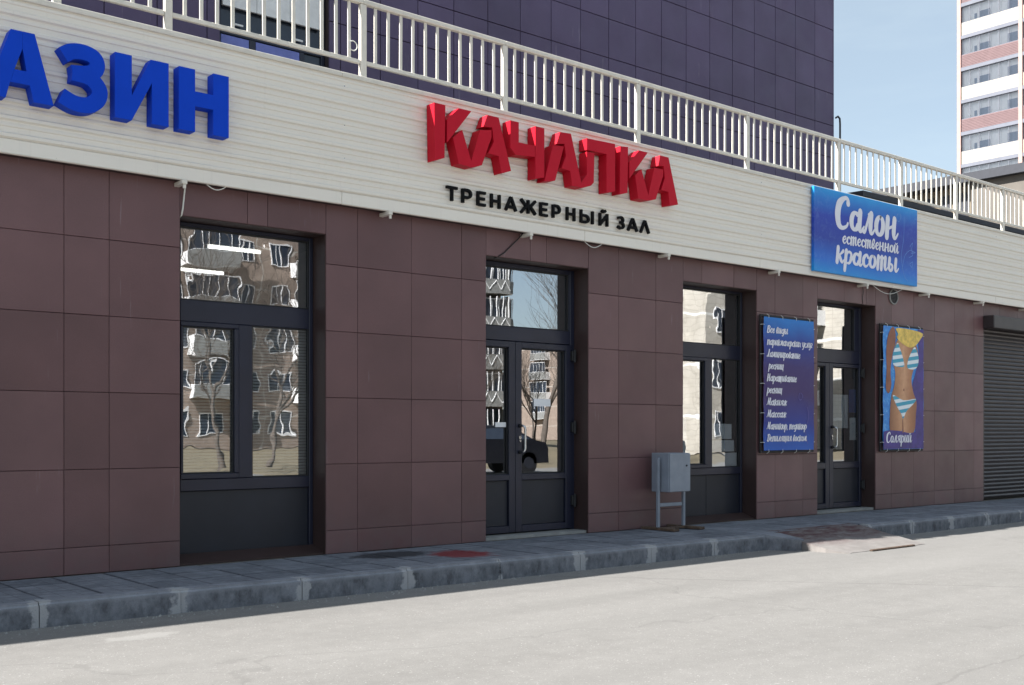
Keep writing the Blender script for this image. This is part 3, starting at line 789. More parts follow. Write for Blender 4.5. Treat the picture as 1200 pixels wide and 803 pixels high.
for b in range(5):
    y = YL-.02-b*(BAY+.35)
    if b: MB().box(TX-.14, TX+1.3, y+.0, y+.35, ZR, 49).build('pier', M['t_pier'], tw)
MB().box(TX-.14, TX-.061, YL-.14, YL+.22, ZR, 49.5).build('corner_strip', M['t_pier'], tw)

# ================================================================== SIGNS
def sign_letters(root, glyphs, mat, y0, y1, name='letter', mats=None):
    for i, (ps, lab) in enumerate(glyphs):
        m = MB()
        for k, p in enumerate(ps): m.prism(p, y0-.0006*(k % 3), y1)
        m.build(name, mat, root)
red = thing('red_gym_sign', 'big red raised letters КАЧАЛКА on the cream fascia', 'sign', (7.8, FY, 3.65))
RG = [
 [[(6.12, 4.19), (6.25, 4.19), (6.24, 3.69), (6.13, 3.65)], [(6.41, 4.19), (6.56, 4.19), (6.27, 3.84), (6.27, 4.06)],],
 [[(6.34, 3.9), (6.45, 3.99), (6.56, 3.71), (6.67, 4.03), (6.81, 4.05), (6.81, 3.98), (6.69, 3.69), (6.57, 3.65), (6.41, 3.66)]],
 [[(6.76, 4.19), (6.9, 4.19), (7.06, 3.69), (6.94, 3.65), (6.9, 3.81), (6.77, 3.82), (6.84, 3.94), (6.82, 4.08), (6.71, 4.07)]],
 [[(7.05, 4.19), (7.16, 4.19), (7.16, 3.99), (7.375, 3.99), (7.375, 3.88), (7.12, 3.86), (7.05, 3.92)], [(7.38, 4.19), (7.5, 4.19), (7.5, 3.69), (7.38, 3.66)]],
 [[(7.62, 4.04), (7.77, 4.05), (7.65, 3.68), (7.5, 3.65)]],
 [[(7.72, 4.19), (7.87, 4.2), (8.02, 3.71), (8.1, 3.81), (8.1, 4.05), (8.21, 4.05), (8.2, 3.74), (8.16, 3.7), (8.04, 3.66), (7.89, 3.66), (7.86, 3.81), (7.74, 3.82), (7.80, 3.96), (7.78, 4.08), (7.67, 4.06)]],
 [[(8.1, 4.19), (8.52, 4.2), (8.52, 3.69), (8.39, 3.66), (8.39, 4.07), (8.1, 4.07)]],
 [[(8.6, 4.19), (8.72, 4.2), (8.71, 3.7), (8.59, 3.67)], [(8.89, 4.19), (9.03, 4.19), (8.74, 3.86), (8.74, 4.04)]],
 [[(8.83, 3.91), (8.93, 3.99), (9.04, 3.72), (9.14, 4.04), (9.28, 4.04), (9.28, 3.97), (9.16, 3.69), (9.03, 3.66), (8.88, 3.66)]],
 [[(9.23, 4.19), (9.37, 4.19), (9.53, 3.68), (9.39, 3.65), (9.37, 3.8), (9.25, 3.81), (9.31, 3.95), (9.29, 4.08), (9.2, 4.07)]]]
sign_letters(red, [(g, None) for g in RG], M['red'], -.262, FY-.0195)

def ribbon(pts, w, n=10):
    """closed outline of a stroked Catmull-Rom curve, constant or per-point width"""
    P = [Vector((p[0], p[1])) for p in pts]; W = [p[2] if len(p) > 2 else w for p in pts]
    out = []; ws = []
    for i in range(len(P)-1):
        p0 = P[max(i-1, 0)]; p1 = P[i]; p2 = P[i+1]; p3 = P[min(i+2, len(P)-1)]
        for k in range(n):
            t = k/n
            out.append(.5*((2*p1)+(p2-p0)*t+(2*p0-5*p1+4*p2-p3)*t*t+(-p0+3*p1-3*p2+p3)*t**3)); ws.append(W[i]+(W[i+1]-W[i])*t)
    out.append(P[-1]); ws.append(W[-1])
    L = []; Rr = []
    for i, p in enumerate(out):
        d = (out[min(i+1, len(out)-1)]-out[max(i-1, 0)]).normalized(); nn = Vector((-d.y, d.x))*ws[i]/2
        L.append((p+nn)[:]); Rr.append((p-nn)[:])
    return L, Rr
def ribbon_prism(m, pts, w, y0, y1, n=8):
    L, Rr = ribbon(pts, w, n); N = len(L)
    vs = [(x, y0, z) for x, z in L]+[(x, y0, z) for x, z in Rr]+[(x, y1, z) for x, z in L]+[(x, y1, z) for x, z in Rr]
    fs = []
    for i in range(N-1):
        fs.append((i, i+N, i+N+1, i+1)); fs.append((i, i+1, i+1+2*N, i+2*N)); fs.append((i+N, i+3*N, i+1+3*N, i+1+N))
    fs.append((0, 2*N, 3*N, N)); fs.append((N-1, 2*N-1, 4*N-1, 3*N-1))
    m.add(vs, fs)

bl = thing('blue_shop_sign', 'blue raised letters АЗИН at the left end of the fascia', 'sign', (3, FY, 3.5))
Y0, Y1 = -.25, FY-.0195; T, B = 4.01, 3.51
m = MB(); m.prism([(2.36, T), (2.53, T), (2.66, B), (2.52, B), (2.49, 3.625), (2.37, 3.625), (2.335, B), (2.195, B)], Y0, Y1)
m = MB()
m.prism([(2.365, T), (2.445, T), (2.445, 3.885), (2.39, 3.725), (2.36, 3.628), (2.33, B), (2.19, B)], Y0, Y1)
m.prism([(2.446, T), (2.53, T), (2.665, B), (2.525, B), (2.497, 3.628), (2.361, 3.628), (2.391, 3.725), (2.475, 3.725), (2.446, 3.885)], Y0-.0006, Y1)
m.build('letter', M['blue'], bl)
m = MB()
ribbon_prism(m, [(2.735, 3.905), (2.80, 3.945), (2.89, 3.955), (2.965, 3.93), (2.985, 3.87), (2.94, 3.81), (2.80, 3.785)], .115, Y0, Y1)
ribbon_prism(m, [(2.80, 3.786), (2.93, 3.77), (3.0, 3.70), (2.99, 3.62), (2.92, 3.565), (2.82, 3.56), (2.72, 3.60)], .118, Y0-.0006, Y1)
m.build('letter', M['blue'], bl)
m = MB(); m.prism([(3.12, T), (3.25, T), (3.25, 3.70), (3.40, T), (3.545, T), (3.545, B), (3.41, B), (3.41, 3.83), (3.25, B), (3.12, B)], Y0, Y1); m.build('letter', M['blue'], bl)
m = MB(); m.prism([(3.63, T), (3.765, T), (3.765, 3.835), (3.92, 3.835), (3.92, T), (4.055, T), (4.055, B), (3.92, B), (3.92, 3.715), (3.765, 3.715), (3.765, B), (3.63, B)], Y0, Y1); m.build('letter', M['blue'], bl)
m = MB(); m.prism([(1.45, T), (1.90, T), (1.90, 3.90), (1.585, 3.90), (1.585, B), (1.45, B)], Y0, Y1); m.build('letter', M['blue'], bl)

# black small letters: sans strokes in a unit box, polygon segments
def seg(m, a, b, w, y0, y1):
    a, b = Vector(a), Vector(b); d = (b-a).normalized(); n = Vector((-d.y, d.x))*w/2
    m.prism([(a+n)[:], (b+n)[:], (b-n)[:], (a-n)[:]], y0, y1)
def arc(cx, cy, rx, ry, a0, a1, n=7): return [(cx+rx*math.cos(R(a0+(a1-a0)*k/n)), cy+ry*math.sin(R(a0+(a1-a0)*k/n))) for k in range(n+1)]
SANS = {
 'Т': [[(0, .93), (1, .93)], [(.5, 0), (.5, .86)]],
 'Р': [[(.14, 0), (.14, 1)], [(.2, .93), (.5, .93)]+arc(.55, .67, .33, .26, 80, -80)+[(.2, .41)]],
 'Е': [[(.14, 0), (.14, 1)], [(.2, .93), (.98, .93)], [(.2, .5), (.88, .5)], [(.2, .07), (.98, .07)]],
 'Н': [[(.12, 0), (.12, 1)], [(.88, 0), (.88, 1)], [(.18, .5), (.82, .5)]],
 'А': [[(.06, 0), (.5, 1)], [(.94, 0), (.5, 1)], [(.24, .27), (.76, .27)]],
 'Ж': [[(.5, 0), (.5, 1)], [(.04, 1), (.38, .5)], [(.04, 0), (.38, .54)], [(.96, 1), (.62, .5)], [(.96, 0), (.62, .54)], [(.3, .52), (.7, .52)]],
 'Ы': [[(.08, 0), (.08, 1)], [(.12, .58), (.35, .58)]+arc(.38, .325, .24, .255, 80, -80)+[(.12, .07)], [(.92, 0), (.92, 1)]],
 'Й': [[(.12, 0), (.12, 1)], [(.88, 0), (.88, 1)], [(.14, .12), (.86, .88)], [(.3, 1.24), (.42, 1.13), (.58, 1.13), (.7, 1.24)]],
 'З': [[(.08, .85)]+arc(.45, .73, .35, .2, 110, -75)+[(.35, .53)], [(.35, .52)]+arc(.45, .29, .42, .23, 80, -110)+[(.05, .18)]],
 'Л': [[(.06, 0), (.5, 1)], [(.94, 0), (.5, 1)]]}
blk_s = thing('black_gym_sign', 'small black letters ТРЕНАЖЕРНЫЙ ЗАЛ below the red sign', 'sign', (7.8, FY, 3.32))
LAY = [('Т', 6.34, 6.47), ('Р', 6.52, 6.65), ('Е', 6.71, 6.82), ('Н', 6.88, 7.01), ('А', 7.07, 7.22), ('Ж', 7.27, 7.48), ('Е', 7.53, 7.64), ('Р', 7.7, 7.82), ('Н', 7.9, 8.03), ('Ы', 8.1, 8.3), ('Й', 8.38, 8.52), ('З', 8.66, 8.77), ('А', 8.82, 8.98), ('Л', 9.02, 9.17)]
for ch, x0, x1 in LAY:
    m = MB(); k = 0
    for st in SANS[ch]:
        P = [(x0+p[0]*(x1-x0), 3.322+p[1]*.137) for p in st]
        if len(P) == 2: seg(m, P[0], P[1], .026, -.168-.0004*k, FY-.0195)
        else: ribbon_prism(m, P, .026, -.168-.0004*k, FY-.0195, 3)
        k += 1
    m.build('letter', M['black'], blk_s)

# ------------------------------------------------------------------ brush script for the prints
def C(cx, cy, rx, ry, a0, a1, w0, w1, n=8):
    out = []
    for k in range(n+1):
        a = R(a0+(a1-a0)*k/n); c = abs(math.cos(a))
        out.append((cx+rx*math.cos(a), cy+ry*math.sin(a), w1+(w0-w1)*c))
    return out
T_, K_ = .12, .27
def stem(x, y1=1.0, y0=.0): return [(x, y1, K_), (x, (y1+y0)/2, K_), (x, y0+.02, K_*.95)]
def hook(x, y1=1.0): return [(x, y1, K_), (x-.01, .35, K_), (x+.04, .08, .2), (x+.17, .06, T_), (x+.32, .3, .08)]
O_ = C(.34, .5, .25, .45, 75, 435, .27, .12, 16)
GL = {
 'а': ([C(.34, .48, .25, .42, 60, 330, .27, .12, 10), hook(.66)], .90),
 'о': ([O_], .76),
 'е': ([[(.12, .45, .1), (.42, .55, .12), (.52, .78, .14), (.36, .97, .12), (.14, .7, .24), (.12, .35, .27), (.28, .05, .16), (.48, .08, .11), (.66, .35, .08)]], .66),
 'с': ([[(.52, .78, .2), (.38, .96, .14), (.15, .72, .25), (.12, .35, .28), (.28, .05, .16), (.48, .08, .11), (.64, .3, .08)]], .64),
 'и': ([hook(.14), [(.40, .35, .08), (.58, 1.0, .10)], hook(.62)], .90),
 'й': ([hook(.14), [(.40, .35, .08), (.58, 1.0, .10)], hook(.62), [(.2, 1.38, .1), (.36, 1.22, .12), (.56, 1.40, .1)]], .90),
 'н': ([stem(.14), [(.2, .45, .1), (.45, .58, .11), (.62, .66, .1)], hook(.64)], .92),
 'л': ([[(.0, .12, .18), (.14, .04, .14), (.26, .4, .14), (.40, .95, .12)], [(.36, .96, .12), (.48, 1.0, .16)], hook(.54)], .84),
 'р': ([[(.14, 1.0, K_), (.12, .2, K_), (.10, -.52, K_*.9)], [(.2, .7, .1), (.38, .96, .12), (.60, .8, .2), (.62, .45, .26), (.50, .1, .16), (.3, .04, .1)]], .78),
 'т': ([stem(.12), [(.14, .7, .09), (.30, .97, .12), (.44, .95, .13)], stem(.47), [(.49, .7, .09), (.65, .97, .12), (.79, .95, .13)], hook(.82)], 1.10),
 'к': ([[(.14, 1.15, K_), (.13, .5, K_), (.12, .02, K_)], [(.2, .45, .1), (.42, .7, .12), (.62, .94, .2)], [(.30, .55, .2), (.46, .2, .24), (.6, .05, .14), (.74, .25, .08)]], .76),
 'ы': ([[(.14, 1.0, K_), (.12, .35, .27), (.24, .04, .16), (.44, .14, .2), (.46, .42, .18), (.30, .56, .12), (.18, .5, .1)], hook(.78)], 1.04),
 'в': ([[(.14, .9, .24), (.12, .35, .27), (.26, .04, .16), (.46, .2, .22), (.42, .48, .16), (.2, .55, .1), (.4, .72, .14), (.44, 1.15, .18), (.28, 1.3, .12), (.14, .95, .2)]], .64),
 'м': ([[(.0, .06, .14), (.14, .3, .12), (.26, .98, .14)], [(.28, .98, .24), (.36, .2, .18)], [(.36, .2, .08), (.56, .98, .12)], hook(.64)], .92),
 'п': ([stem(.14), [(.18, .75, .1), (.36, .97, .12), (.52, .95, .14)], hook(.60)], .88),
 'д': ([C(.34, .48, .25, .42, 60, 330, .27, .12, 10), [(.66, 1.0, .25), (.66, -.1, .25), (.5, -.45, .16), (.28, -.4, .12)]], .84),
 'х': ([[(.06, .95, .2), (.3, .5, .24), (.56, .05, .18)], [(.56, .95, .1), (.3, .5, .1), (.04, .05, .1)]], .64),
 'у': ([[(.14, 1.0, .26), (.16, .4, .22), (.36, .1, .12), (.54, .5, .1)], [(.6, 1.0, .24), (.58, .1, .24), (.42, -.42, .16), (.2, -.4, .12)]], .76),
 'г': ([[(.14, 1.0, .2), (.34, .9, .14), (.40, .7, .1), (.16, .4, .2), (.2, .08, .16), (.44, .2, .1)]], .54),
 'ц': ([hook(.14), stem(.56), [(.56, .05, .14), (.70, .02, .12), (.68, -.3, .14)]], .84),
 'щ': ([stem(.12), [(.12, .05, .1), (.4, .04, .1)], stem(.42), [(.42, .05, .1), (.7, .04, .1)], stem(.72), [(.72, .05, .12), (.86, .02, .12), (.84, -.3, .14)]], 1.0),
 'я': ([[(.55, .5, .1), (.3, .5, .14), (.16, .75, .22), (.34, .98, .14), (.6, .96, .14)], [(.34, .5, .12), (.14, .06, .14)], hook(.62)], .88),
 'ж': ([[(.02, .9, .16), (.26, .5, .14), (.02, .08, .16)], stem(.40), [(.8, .9, .16), (.54, .5, .14), (.8, .08, .16)], [(.2, .5, .1), (.62, .5, .1)]], .88),
 'ю': ([stem(.12), [(.16, .5, .1), (.36, .5, .1)], C(.6, .5, .22, .44, 75, 435, .25, .12, 14)], .96),
 'С': ([[(.78, 1.28, .24), (.72, 1.5, .14), (.5, 1.5, .16), (.2, 1.2, .32), (.12, .7, .34), (.22, .2, .28), (.46, .02, .15), (.74, .12, .12), (.84, .3, .1)]], .98),
 'В': ([[(.16, 1.4, .26), (.14, .7, .3), (.12, .05, .26)], [(.1, 1.3, .12), (.4, 1.5, .14), (.66, 1.25, .24), (.5, .85, .14), (.3, .8, .1)], [(.34, .8, .1), (.66, .68, .2), (.66, .25, .26), (.4, .0, .13), (.1, .1, .1)]], .90),
 'Л': ([[(-.02, .2, .2), (.1, .0, .14), (.28, .5, .16), (.46, 1.45, .15)], [(.5, 1.5, .3), (.5, .3, .28), (.64, .04, .14), (.8, .2, .1)]], .92),
 'Н': ([[(.14, 1.45, .28), (.12, .04, .28)], [(.15, .7, .12), (.6, .85, .12)], [(.66, 1.45, .28), (.64, .3, .28), (.78, .04, .14), (.92, .2, .1)]], 1.0),
 'М': ([[(-.02, .08, .14), (.12, .4, .12), (.26, 1.45, .16)], [(.28, 1.45, .26), (.42, .2, .18)], [(.42, .2, .1), (.68, 1.45, .12)], [(.74, 1.45, .28), (.74, .3, .28), (.88, .05, .14), (1.0, .2, .1)]], 1.08),
 'Д': ([[(.0, 1.3, .14), (.3, 1.5, .14), (.7, 1.3, .2), (.76, .7, .28), (.56, .1, .18), (.2, .0, .12), (.0, .2, .14)], [(.24, 1.3, .26), (.22, .1, .26)]], .96),
 ',': ([[(.12, .08, .18), (.04, -.2, .1)]], .3),
 ' ': ([], .38)}
def script(m, text, x0, z0, xh, width, y, shear=.16, wk=1.0, n=5):
    tot = sum(GL[c][1] for c in text); k = width/tot; x = 0; d = 0
    for c in text:
        st, adv = GL[c]
        for s_ in st:
            d += 1; yy = y-.00012*(d % 24)
            sx = k
            pts = [(x0+(x+p[0])*sx+shear*xh*p[1], z0+p[1]*xh, p[2]*(.55*sx+.45*xh*.8)*wk) for p in s_]
            L, Rr = ribbon(pts, .1, n); N = len(L)
            vs = [(a, yy-8e-6*i, b) for i, (a, b) in enumerate(L)]+[(a, yy-8e-6*i, b) for i, (a, b) in enumerate(Rr)]
            fs = [(i, i+N, i+N+1, i+1) for i in range(N-1)]
            m.add(vs, fs)
            for e in (0, -1):   # round ends
                cx, cz, r_ = pts[e][0], pts[e][1], pts[e][2]/2
                vs = [(cx+r_*math.cos(t*math.pi/4), yy-.00004, cz+r_*math.sin(t*math.pi/4)) for t in range(8)]; m.add(vs, [tuple(range(8))])
        x += adv
    return m

# big blue salon sign
sg = thing('salon_sign', 'blue lightbox sign reading Салон естественной красоты in white script', 'sign', (13.37, -.28, 3.17))
SX0, SX1, SZ0, SZ1, SY = 12.25, 14.765, 3.195, 4.295, -.185
MB().bbox(SX0, SX1, SY, FY-.0195, SZ0, SZ1, .004).build('light_box', M['sign_blue'], sg)
W_, H_ = SX1-SX0, SZ1-SZ0
yy = SY-.003
m = MB(); script(m, 'Салон', SX0+.185*W_, SZ0+.565*H_, .245*H_, .60*W_, yy, .1, 1.32); m.build('text_line', M['print_white'], sg)
m = MB(); script(m, 'естественной', SX0+.25*W_, SZ0+.385*H_, .092*H_, .55*W_, yy, .12, 1.25); m.build('text_line', M['print_white'], sg)
m = MB(); script(m, 'красоты', SX0+.19*W_, SZ0+.145*H_, .155*H_, .60*W_, yy, .12, 1.3)
m.build('text_line', M['print_white'], sg)
m = MB()
for pts in ([(.86, .88), (.855, .6), (.83, .35), (.86, .12), (.9, .05)], [(.84, .2), (.87, .38), (.93, .46), (.95, .40), (.91, .36)], [(.92, .5), (.95, .56), (.94, .46), (.98, .44), (.93, .42)], [(.92, .28), (.95, .31), (.94, .24), (.92, .27)],
            [(.80, .90), (.785, .87), (.785, .82), (.80, .80), (.815, .81)], [(.815, .90), (.825, .86), (.815, .82)]):
    L, Rr = ribbon([(SX0+a*W_, SZ0+b*H_, .010) for a, b in pts], .01, 8); N = len(L)
    m.add([(a, SY-.0012, b) for a, b in L]+[(a, SY-.0012, b) for a, b in Rr], [(i, i+N, i+N+1, i+1) for i in range(N-1)])
m.build('flower_drawing', M['faint'], sg)

def banner(name, label, x0, x1, z0, z1, mat, sheet_name='print_sheet'):
    t = thing(name, label, 'banner', ((x0+x1)/2, 0, z0))
    f = MB(); e = .03
    for (a, b, c, d) in ((x0-e, x0-e+.025, z0-e, z1+e), (x1+e-.025, x1+e, z0-e, z1+e)): f.bbox(a, b, -.055, -.03, c, d, .003)
    for c in (z0-e, z1+e-.025): f.bbox(x0-e+.026, x1+e-.026, -.055, -.03, c, c+.025, .003)
    for x in (x0+.1, x1-.1):
        for z in (z0-e+.004, z1+e-.02): f.box(x-.01, x+.01, -.03, -.0, z, z+.015)
    f.build('mounting_frame', M['dark'], t)
    # slightly billowing sheet
    nx, nz = 14, 26; vs = []; fs = []
    for j in range(nz+1):
        for i in range(nx+1):
            u, v = i/nx, j/nz
            sag = .006*math.sin(v*math.pi*5)*(1-u)*(u < .5)+.004*math.sin(u*9+v*4)
            ex = .006*math.cos(v*math.pi*2*4)
            vs.append((x0+u*(x1-x0)+(ex if i == 0 else (-ex if i == nx else 0)), -.078+sag*.25, z0+v*(z1-z0)))
    for j in range(nz):
        for i in range(nx): a = j*(nx+1)+i; fs.append((a, a+1, a+nx+2, a+nx+1))
    MB().add(vs, fs).build(sheet_name, mat, t, smooth=True)
    for k in range(4):
        x = x0+.1+(x1-x0-.2)*k/3
        for z, s in ((z1-.01, 1), (z0+.01, -1)):
            MB().tube([(x, -.083, z), (x+.004, -.082, z+s*.03), (x+.002, -.05, z+s*.05)], .0035, 5).build('tie', M['wire_w'], t)
    for k in range(5):
        z = z0+.1+(z1-z0-.2)*k/4
        for x, s in ((x0+.01, -1), (x1-.01, 1)):
            MB().tube([(x, -.083, z), (x+s*.025, -.08, z+.003), (x+s*.04, -.05, z)], .0035, 5).build('tie', M['wire_w'], t)
    return t
b1 = banner('services_banner', 'tall blue and violet banner listing salon services in white script', 11.335, 12.40, .865, 2.545, M['banner1'])
m = MB(); lines = [('Все виды', .40), ('парикмахерских услуг', .90), ('Ламинирование', .65), ('ресниц', .29), ('Наращивание', .58), ('ресниц', .29), ('Макияж', .38), ('Массаж', .37), ('Маникюр, педикюр', .78), ('Депиляция воском', .78)]
for i, (s_, w_) in enumerate(lines):
    zz = 2.545-1.68*(.085+.0905*i)-.055
    script(MB() if 0 else (m := MB()), s_, 11.335+1.065*(.055 if i not in (3,) else .085), zz, .060, 1.065*w_, -.084, .22, 1.25, 3); m.build('text_line', M['print_white'], b1)
m = MB()
for pts in ([(.86, .05), (.82, .15), (.88, .25), (.86, .33)], [(.70, .44), (.68, .41), (.70, .385), (.74, .39)], [(.72, .44), (.76, .42), (.75, .40)]):
    L, Rr = ribbon([(11.335+a*1.065, .865+b*1.68, .008) for a, b in pts], .01, 8); N = len(L)
    m.add([(a, -.0835, b) for a, b in L]+[(a, -.0835, b) for a, b in Rr], [(i, i+N, i+N+1, i+1) for i in range(N-1)])
m.build('flower_drawing', plain('faint_violet', (.12, .10, .36, 1), .5), b1)

b2 = banner('tanning_banner', 'tall banner showing a tanned torso in a striped bikini and yellow hat, reading Солярий', 14.045, 15.12, .85, 2.60, M['sea'])
def U(u, v): return (14.045+1.075*u, .85+1.75*v)
def art(polys, y, name, mt):
    m = MB()
    for k, p in enumerate(polys):
        L = []
        n = len(p)
        for i in range(n):   # closed Catmull-Rom
            p0, p1, p2, p3 = [Vector(p[(i+j-1) % n]) for j in range(4)]
            for s_ in range(4):
                t = s_/4; L.append(U(*(.5*((2*p1)+(p2-p0)*t+(2*p0-5*p1+4*p2-p3)*t*t+(-p0+3*p1-3*p2+p3)*t**3))))
        L = [(min(max(a, 14.05), 15.115), min(max(b, .855), 2.595)) for a, b in L]
        m.sheet(L, y-.0002*k)
    m.build(name, mt, b2)
def px_(l): return [((x-68)/230, (745-y)/685) for x, y in l]
art([px_([(262, 62), (298, 60), (298, 745), (250, 660), (252, 500), (230, 400), (255, 290), (268, 180)])], -.0815, 'sea_shade', M['violet'])
art([px_([(135, 90), (120, 62), (95, 110), (84, 200), (86, 300), (82, 400), (92, 432), (104, 425), (112, 380), (108, 300), (122, 200), (135, 150)])], -.0822, 'arm', M['skin_dark'])
art([px_([(150, 130), (126, 200), (124, 270), (134, 320), (128, 390), (112, 450), (104, 540), (108, 650), (168, 650), (174, 580), (182, 650), (240, 650), (252, 550), (256, 480), (236, 420), (226, 350), (240, 290), (262, 240), (262, 180), (240, 130), (200, 120)])], -.0828, 'torso', M['skin'])
art([px_([(181, 404), (186, 410), (184, 420), (178, 414)]), px_([(174, 580), (178, 590), (180, 648), (174, 648)])], -.0836, 'body_shade', M['skin_dark'])
art([px_([(146, 150), (126, 195), (119, 230), (124, 275), (160, 284), (184, 276), (176, 230), (160, 180)]), px_([(244, 165), (222, 200), (204, 250), (204, 288), (240, 292), (262, 270), (267, 225), (258, 190)])], -.0842, 'bikini_top', M['stripes'])
art([px_([(120, 442), (180, 470), (250, 460), (236, 490), (198, 530), (178, 574), (168, 550), (140, 500)])], -.0842, 'bikini_bottom', M['stripes'])
art([px_([(138, 70), (200, 66), (290, 82), (276, 120), (250, 155), (215, 170), (170, 150), (142, 120), (150, 100)])], -.0850, 'straw_hat', M['hat'])
art([px_([(68, 650), (150, 642), (220, 655), (298, 640), (298, 745), (180, 745), (68, 745)])], -.0834, 'violet_band', M['violet'])
m = MB(); script(m, 'Солярий', 14.045+1.075*.06, .85+1.75*.055, .095, 1.075*.62, -.0862, .14, 1.1); m.build('lettering', M['print_white'], b2)

# ================================================================== SMALL THINGS
def T(name, mb, mat, label, cat, origin, smooth=False, **k): return mb.build(name, mat, None, origin, smooth, label=label, category=cat, **k)
# vent
v = thing('wall_vent', 'small round wall vent with pale rim below the salon sign', 'vent', (14.42, 0, 2.93))
cx, cz = 14.43, 3.04
ringp = [(cx+.105*math.cos(t*math.pi/12), -.012, cz+.105*math.sin(t*math.pi/12)) for t in range(25)]
MB().tube(ringp, .012, 6, False).build('rim', M['concrete'], v, smooth=True)
q = MB(); q.tube([(cx, -.002, cz), (cx, -.008, cz)], .098, 24); q.build('opening', M['dark'], v)
for k in range(-4, 5):
    hh = math.sqrt(max(0, .095**2-(k*.02)**2)); MB().box(cx-hh, cx+hh, -.02, -.01, cz+k*.02-.003, cz+k*.02+.003).build('louvre', M['panel'], v)
# electrical cabinet
eb = thing('electrical_cabinet', 'grey metal electrical cabinet on two legs in front of the tiled wall', 'cabinet', (9.43, -.24, 0))
MB().bbox(9.262, 9.612, -.36, -.10, .425, .862, .006).build('box', M['cabinet'], eb)
d_ = MB().bbox(9.266, 9.608, -.378, -.361, .43, .857, .004).build('door', M['cabinet'], eb)
MB().tube([(9.54, -.388, .72), (9.54, -.377, .72)], .010, 10).build('key_lock', M['dark'], d_)
for x in (9.215, 9.64): MB().bbox(x-.018, x+.018, -.262, -.228, .03, .81 if x < 9.4 else .42, .004).build('leg', M['cabinet'], eb)
MB().bbox(9.24, 9.615, -.255, -.235, .26, .30, .004).build('crossbar', M['cabinet'], eb)
for x in (9.215, 9.64): MB().bbox(x-.05, x+.05, -.52, -.03, .003, .032, .004).build('foot', M['rust'], eb)
MB().bbox(9.26, 9.60, -.28, -.21, .003, .026, .004).build('foot_plank', M['rust'], eb)
# cables
T('white_cable', MB().tube([(3.76, -.08, 3.15), (3.775, -.03, 3.10), (3.772, -.012, 3.0), (3.765, -.010, 2.93), (3.76, .0, 2.88), (3.76, .06, 2.86)], .007, 6), M['wire_w'], 'white cable hanging from the fascia to the left window corner', 'cable', (3.76, 0, 2.86), True)
T('black_cable', MB().tube([(7.39, -.06, 3.14), (7.36, -.015, 3.08), (7.27, -.008, 3.0), (7.18, -.008, 2.92), (7.12, -.005, 2.885), (7.08, .04, 2.86)], .006, 6), M['dark'], 'black cable slanting down above the gym door', 'cable', (7.2, 0, 2.86), True)
def loop(x, dx, dz, r=.0045): return MB().tube([(x+dx*k/8, -.1, FB-.012-dz*math.sin(math.pi*k/8)) for k in range(9)], r, 6)
T('drooping_cable', loop(3.93, .17, .035), M['wire_w'], 'short pale cable loop drooping under the fascia above the left window', 'cable', (4, -.1, 3.1), True)
T('drooping_cable', loop(8.22, .26, .05), M['wire_w'], 'short pale cable loop drooping under the fascia above the gym door', 'cable', (8.3, -.1, 3.1), True)
T('drooping_cable', loop(13.75, .75, .09), M['wire_w'], 'long thin cable drooping under the salon sign beside the round vent', 'cable', (14, -.1, 3.05), True)
T('drooping_cable', MB().tube([(13.62, -.02, 3.13), (13.66, -.01, 3.05), (13.64, -.008, 2.96), (13.66, .0, 2.88)], .004, 6), M['dark'], 'thin dark cable above the salon door', 'cable', (13.65, 0, 2.88), True)
# notices on glass
def sheetobj(name, x0, x1, z0, z1, y, mat, label, cat, rot=0):
    c = ((x0+x1)/2, y, z0); m = MB(); a = math.tan(rot)*(x1-x0)/2
    m.add([(x0, y, z0-a), (x1, y, z0+a), (x1, y, z1+a), (x0, y, z1-a), (x0, y+.0015, z0-a), (x1, y+.0015, z0+a), (x1, y+.0015, z1+a), (x0, y+.0015, z1-a)],
          [(0, 1, 2, 3), (7, 6, 5, 4), (0, 4, 5, 1), (1, 5, 6, 2), (2, 6, 7, 3), (3, 7, 4, 0)])
    return m.build(name, mat, None, c, label=label, category=cat)
sheetobj('paper_notice', 7.80, 8.04, 1.375, 1.455, .245, M['white'], 'small white notice stuck on the right leaf of the gym door', 'notice')
sheetobj('paper_notice', 7.27, 7.42, 1.15, 1.20, .245, M['white'], 'tiny white sticker on the left leaf of the gym door', 'sticker')
for i, (z0, z1) in enumerate(((1.01, 1.20), (.85, .995), (.665, .835))):
    sheetobj('window_paper', 10.74, 11.13+.05*i, z0, z1, .262, M['white'], ('topmost', 'middle', 'lowest')[i]+' white paper sheet in the right pane of the window by the cabinet', 'paper sheet', .01*(i-1))
sheetobj('window_paper', 10.07, 10.27, .72, 1.26, .262, M['white'], 'tall white paper behind the left pane of the window by the cabinet', 'paper sheet')
sheetobj('blue_poster', 13.72, 13.90, 1.37, 1.70, .262, M['bluepaper'], 'small blue poster inside the salon door glass', 'poster')
sheetobj('paper_notice', 13.74, 13.905, .98, 1.30, .262, M['white'], 'white price sheet inside the salon door glass below the blue poster', 'notice')
sheetobj('paper_notice', 13.30, 13.70, 1.15, 1.62, .262, M['white'], 'wide white paper inside the salon door glass, left of the blue poster', 'notice')
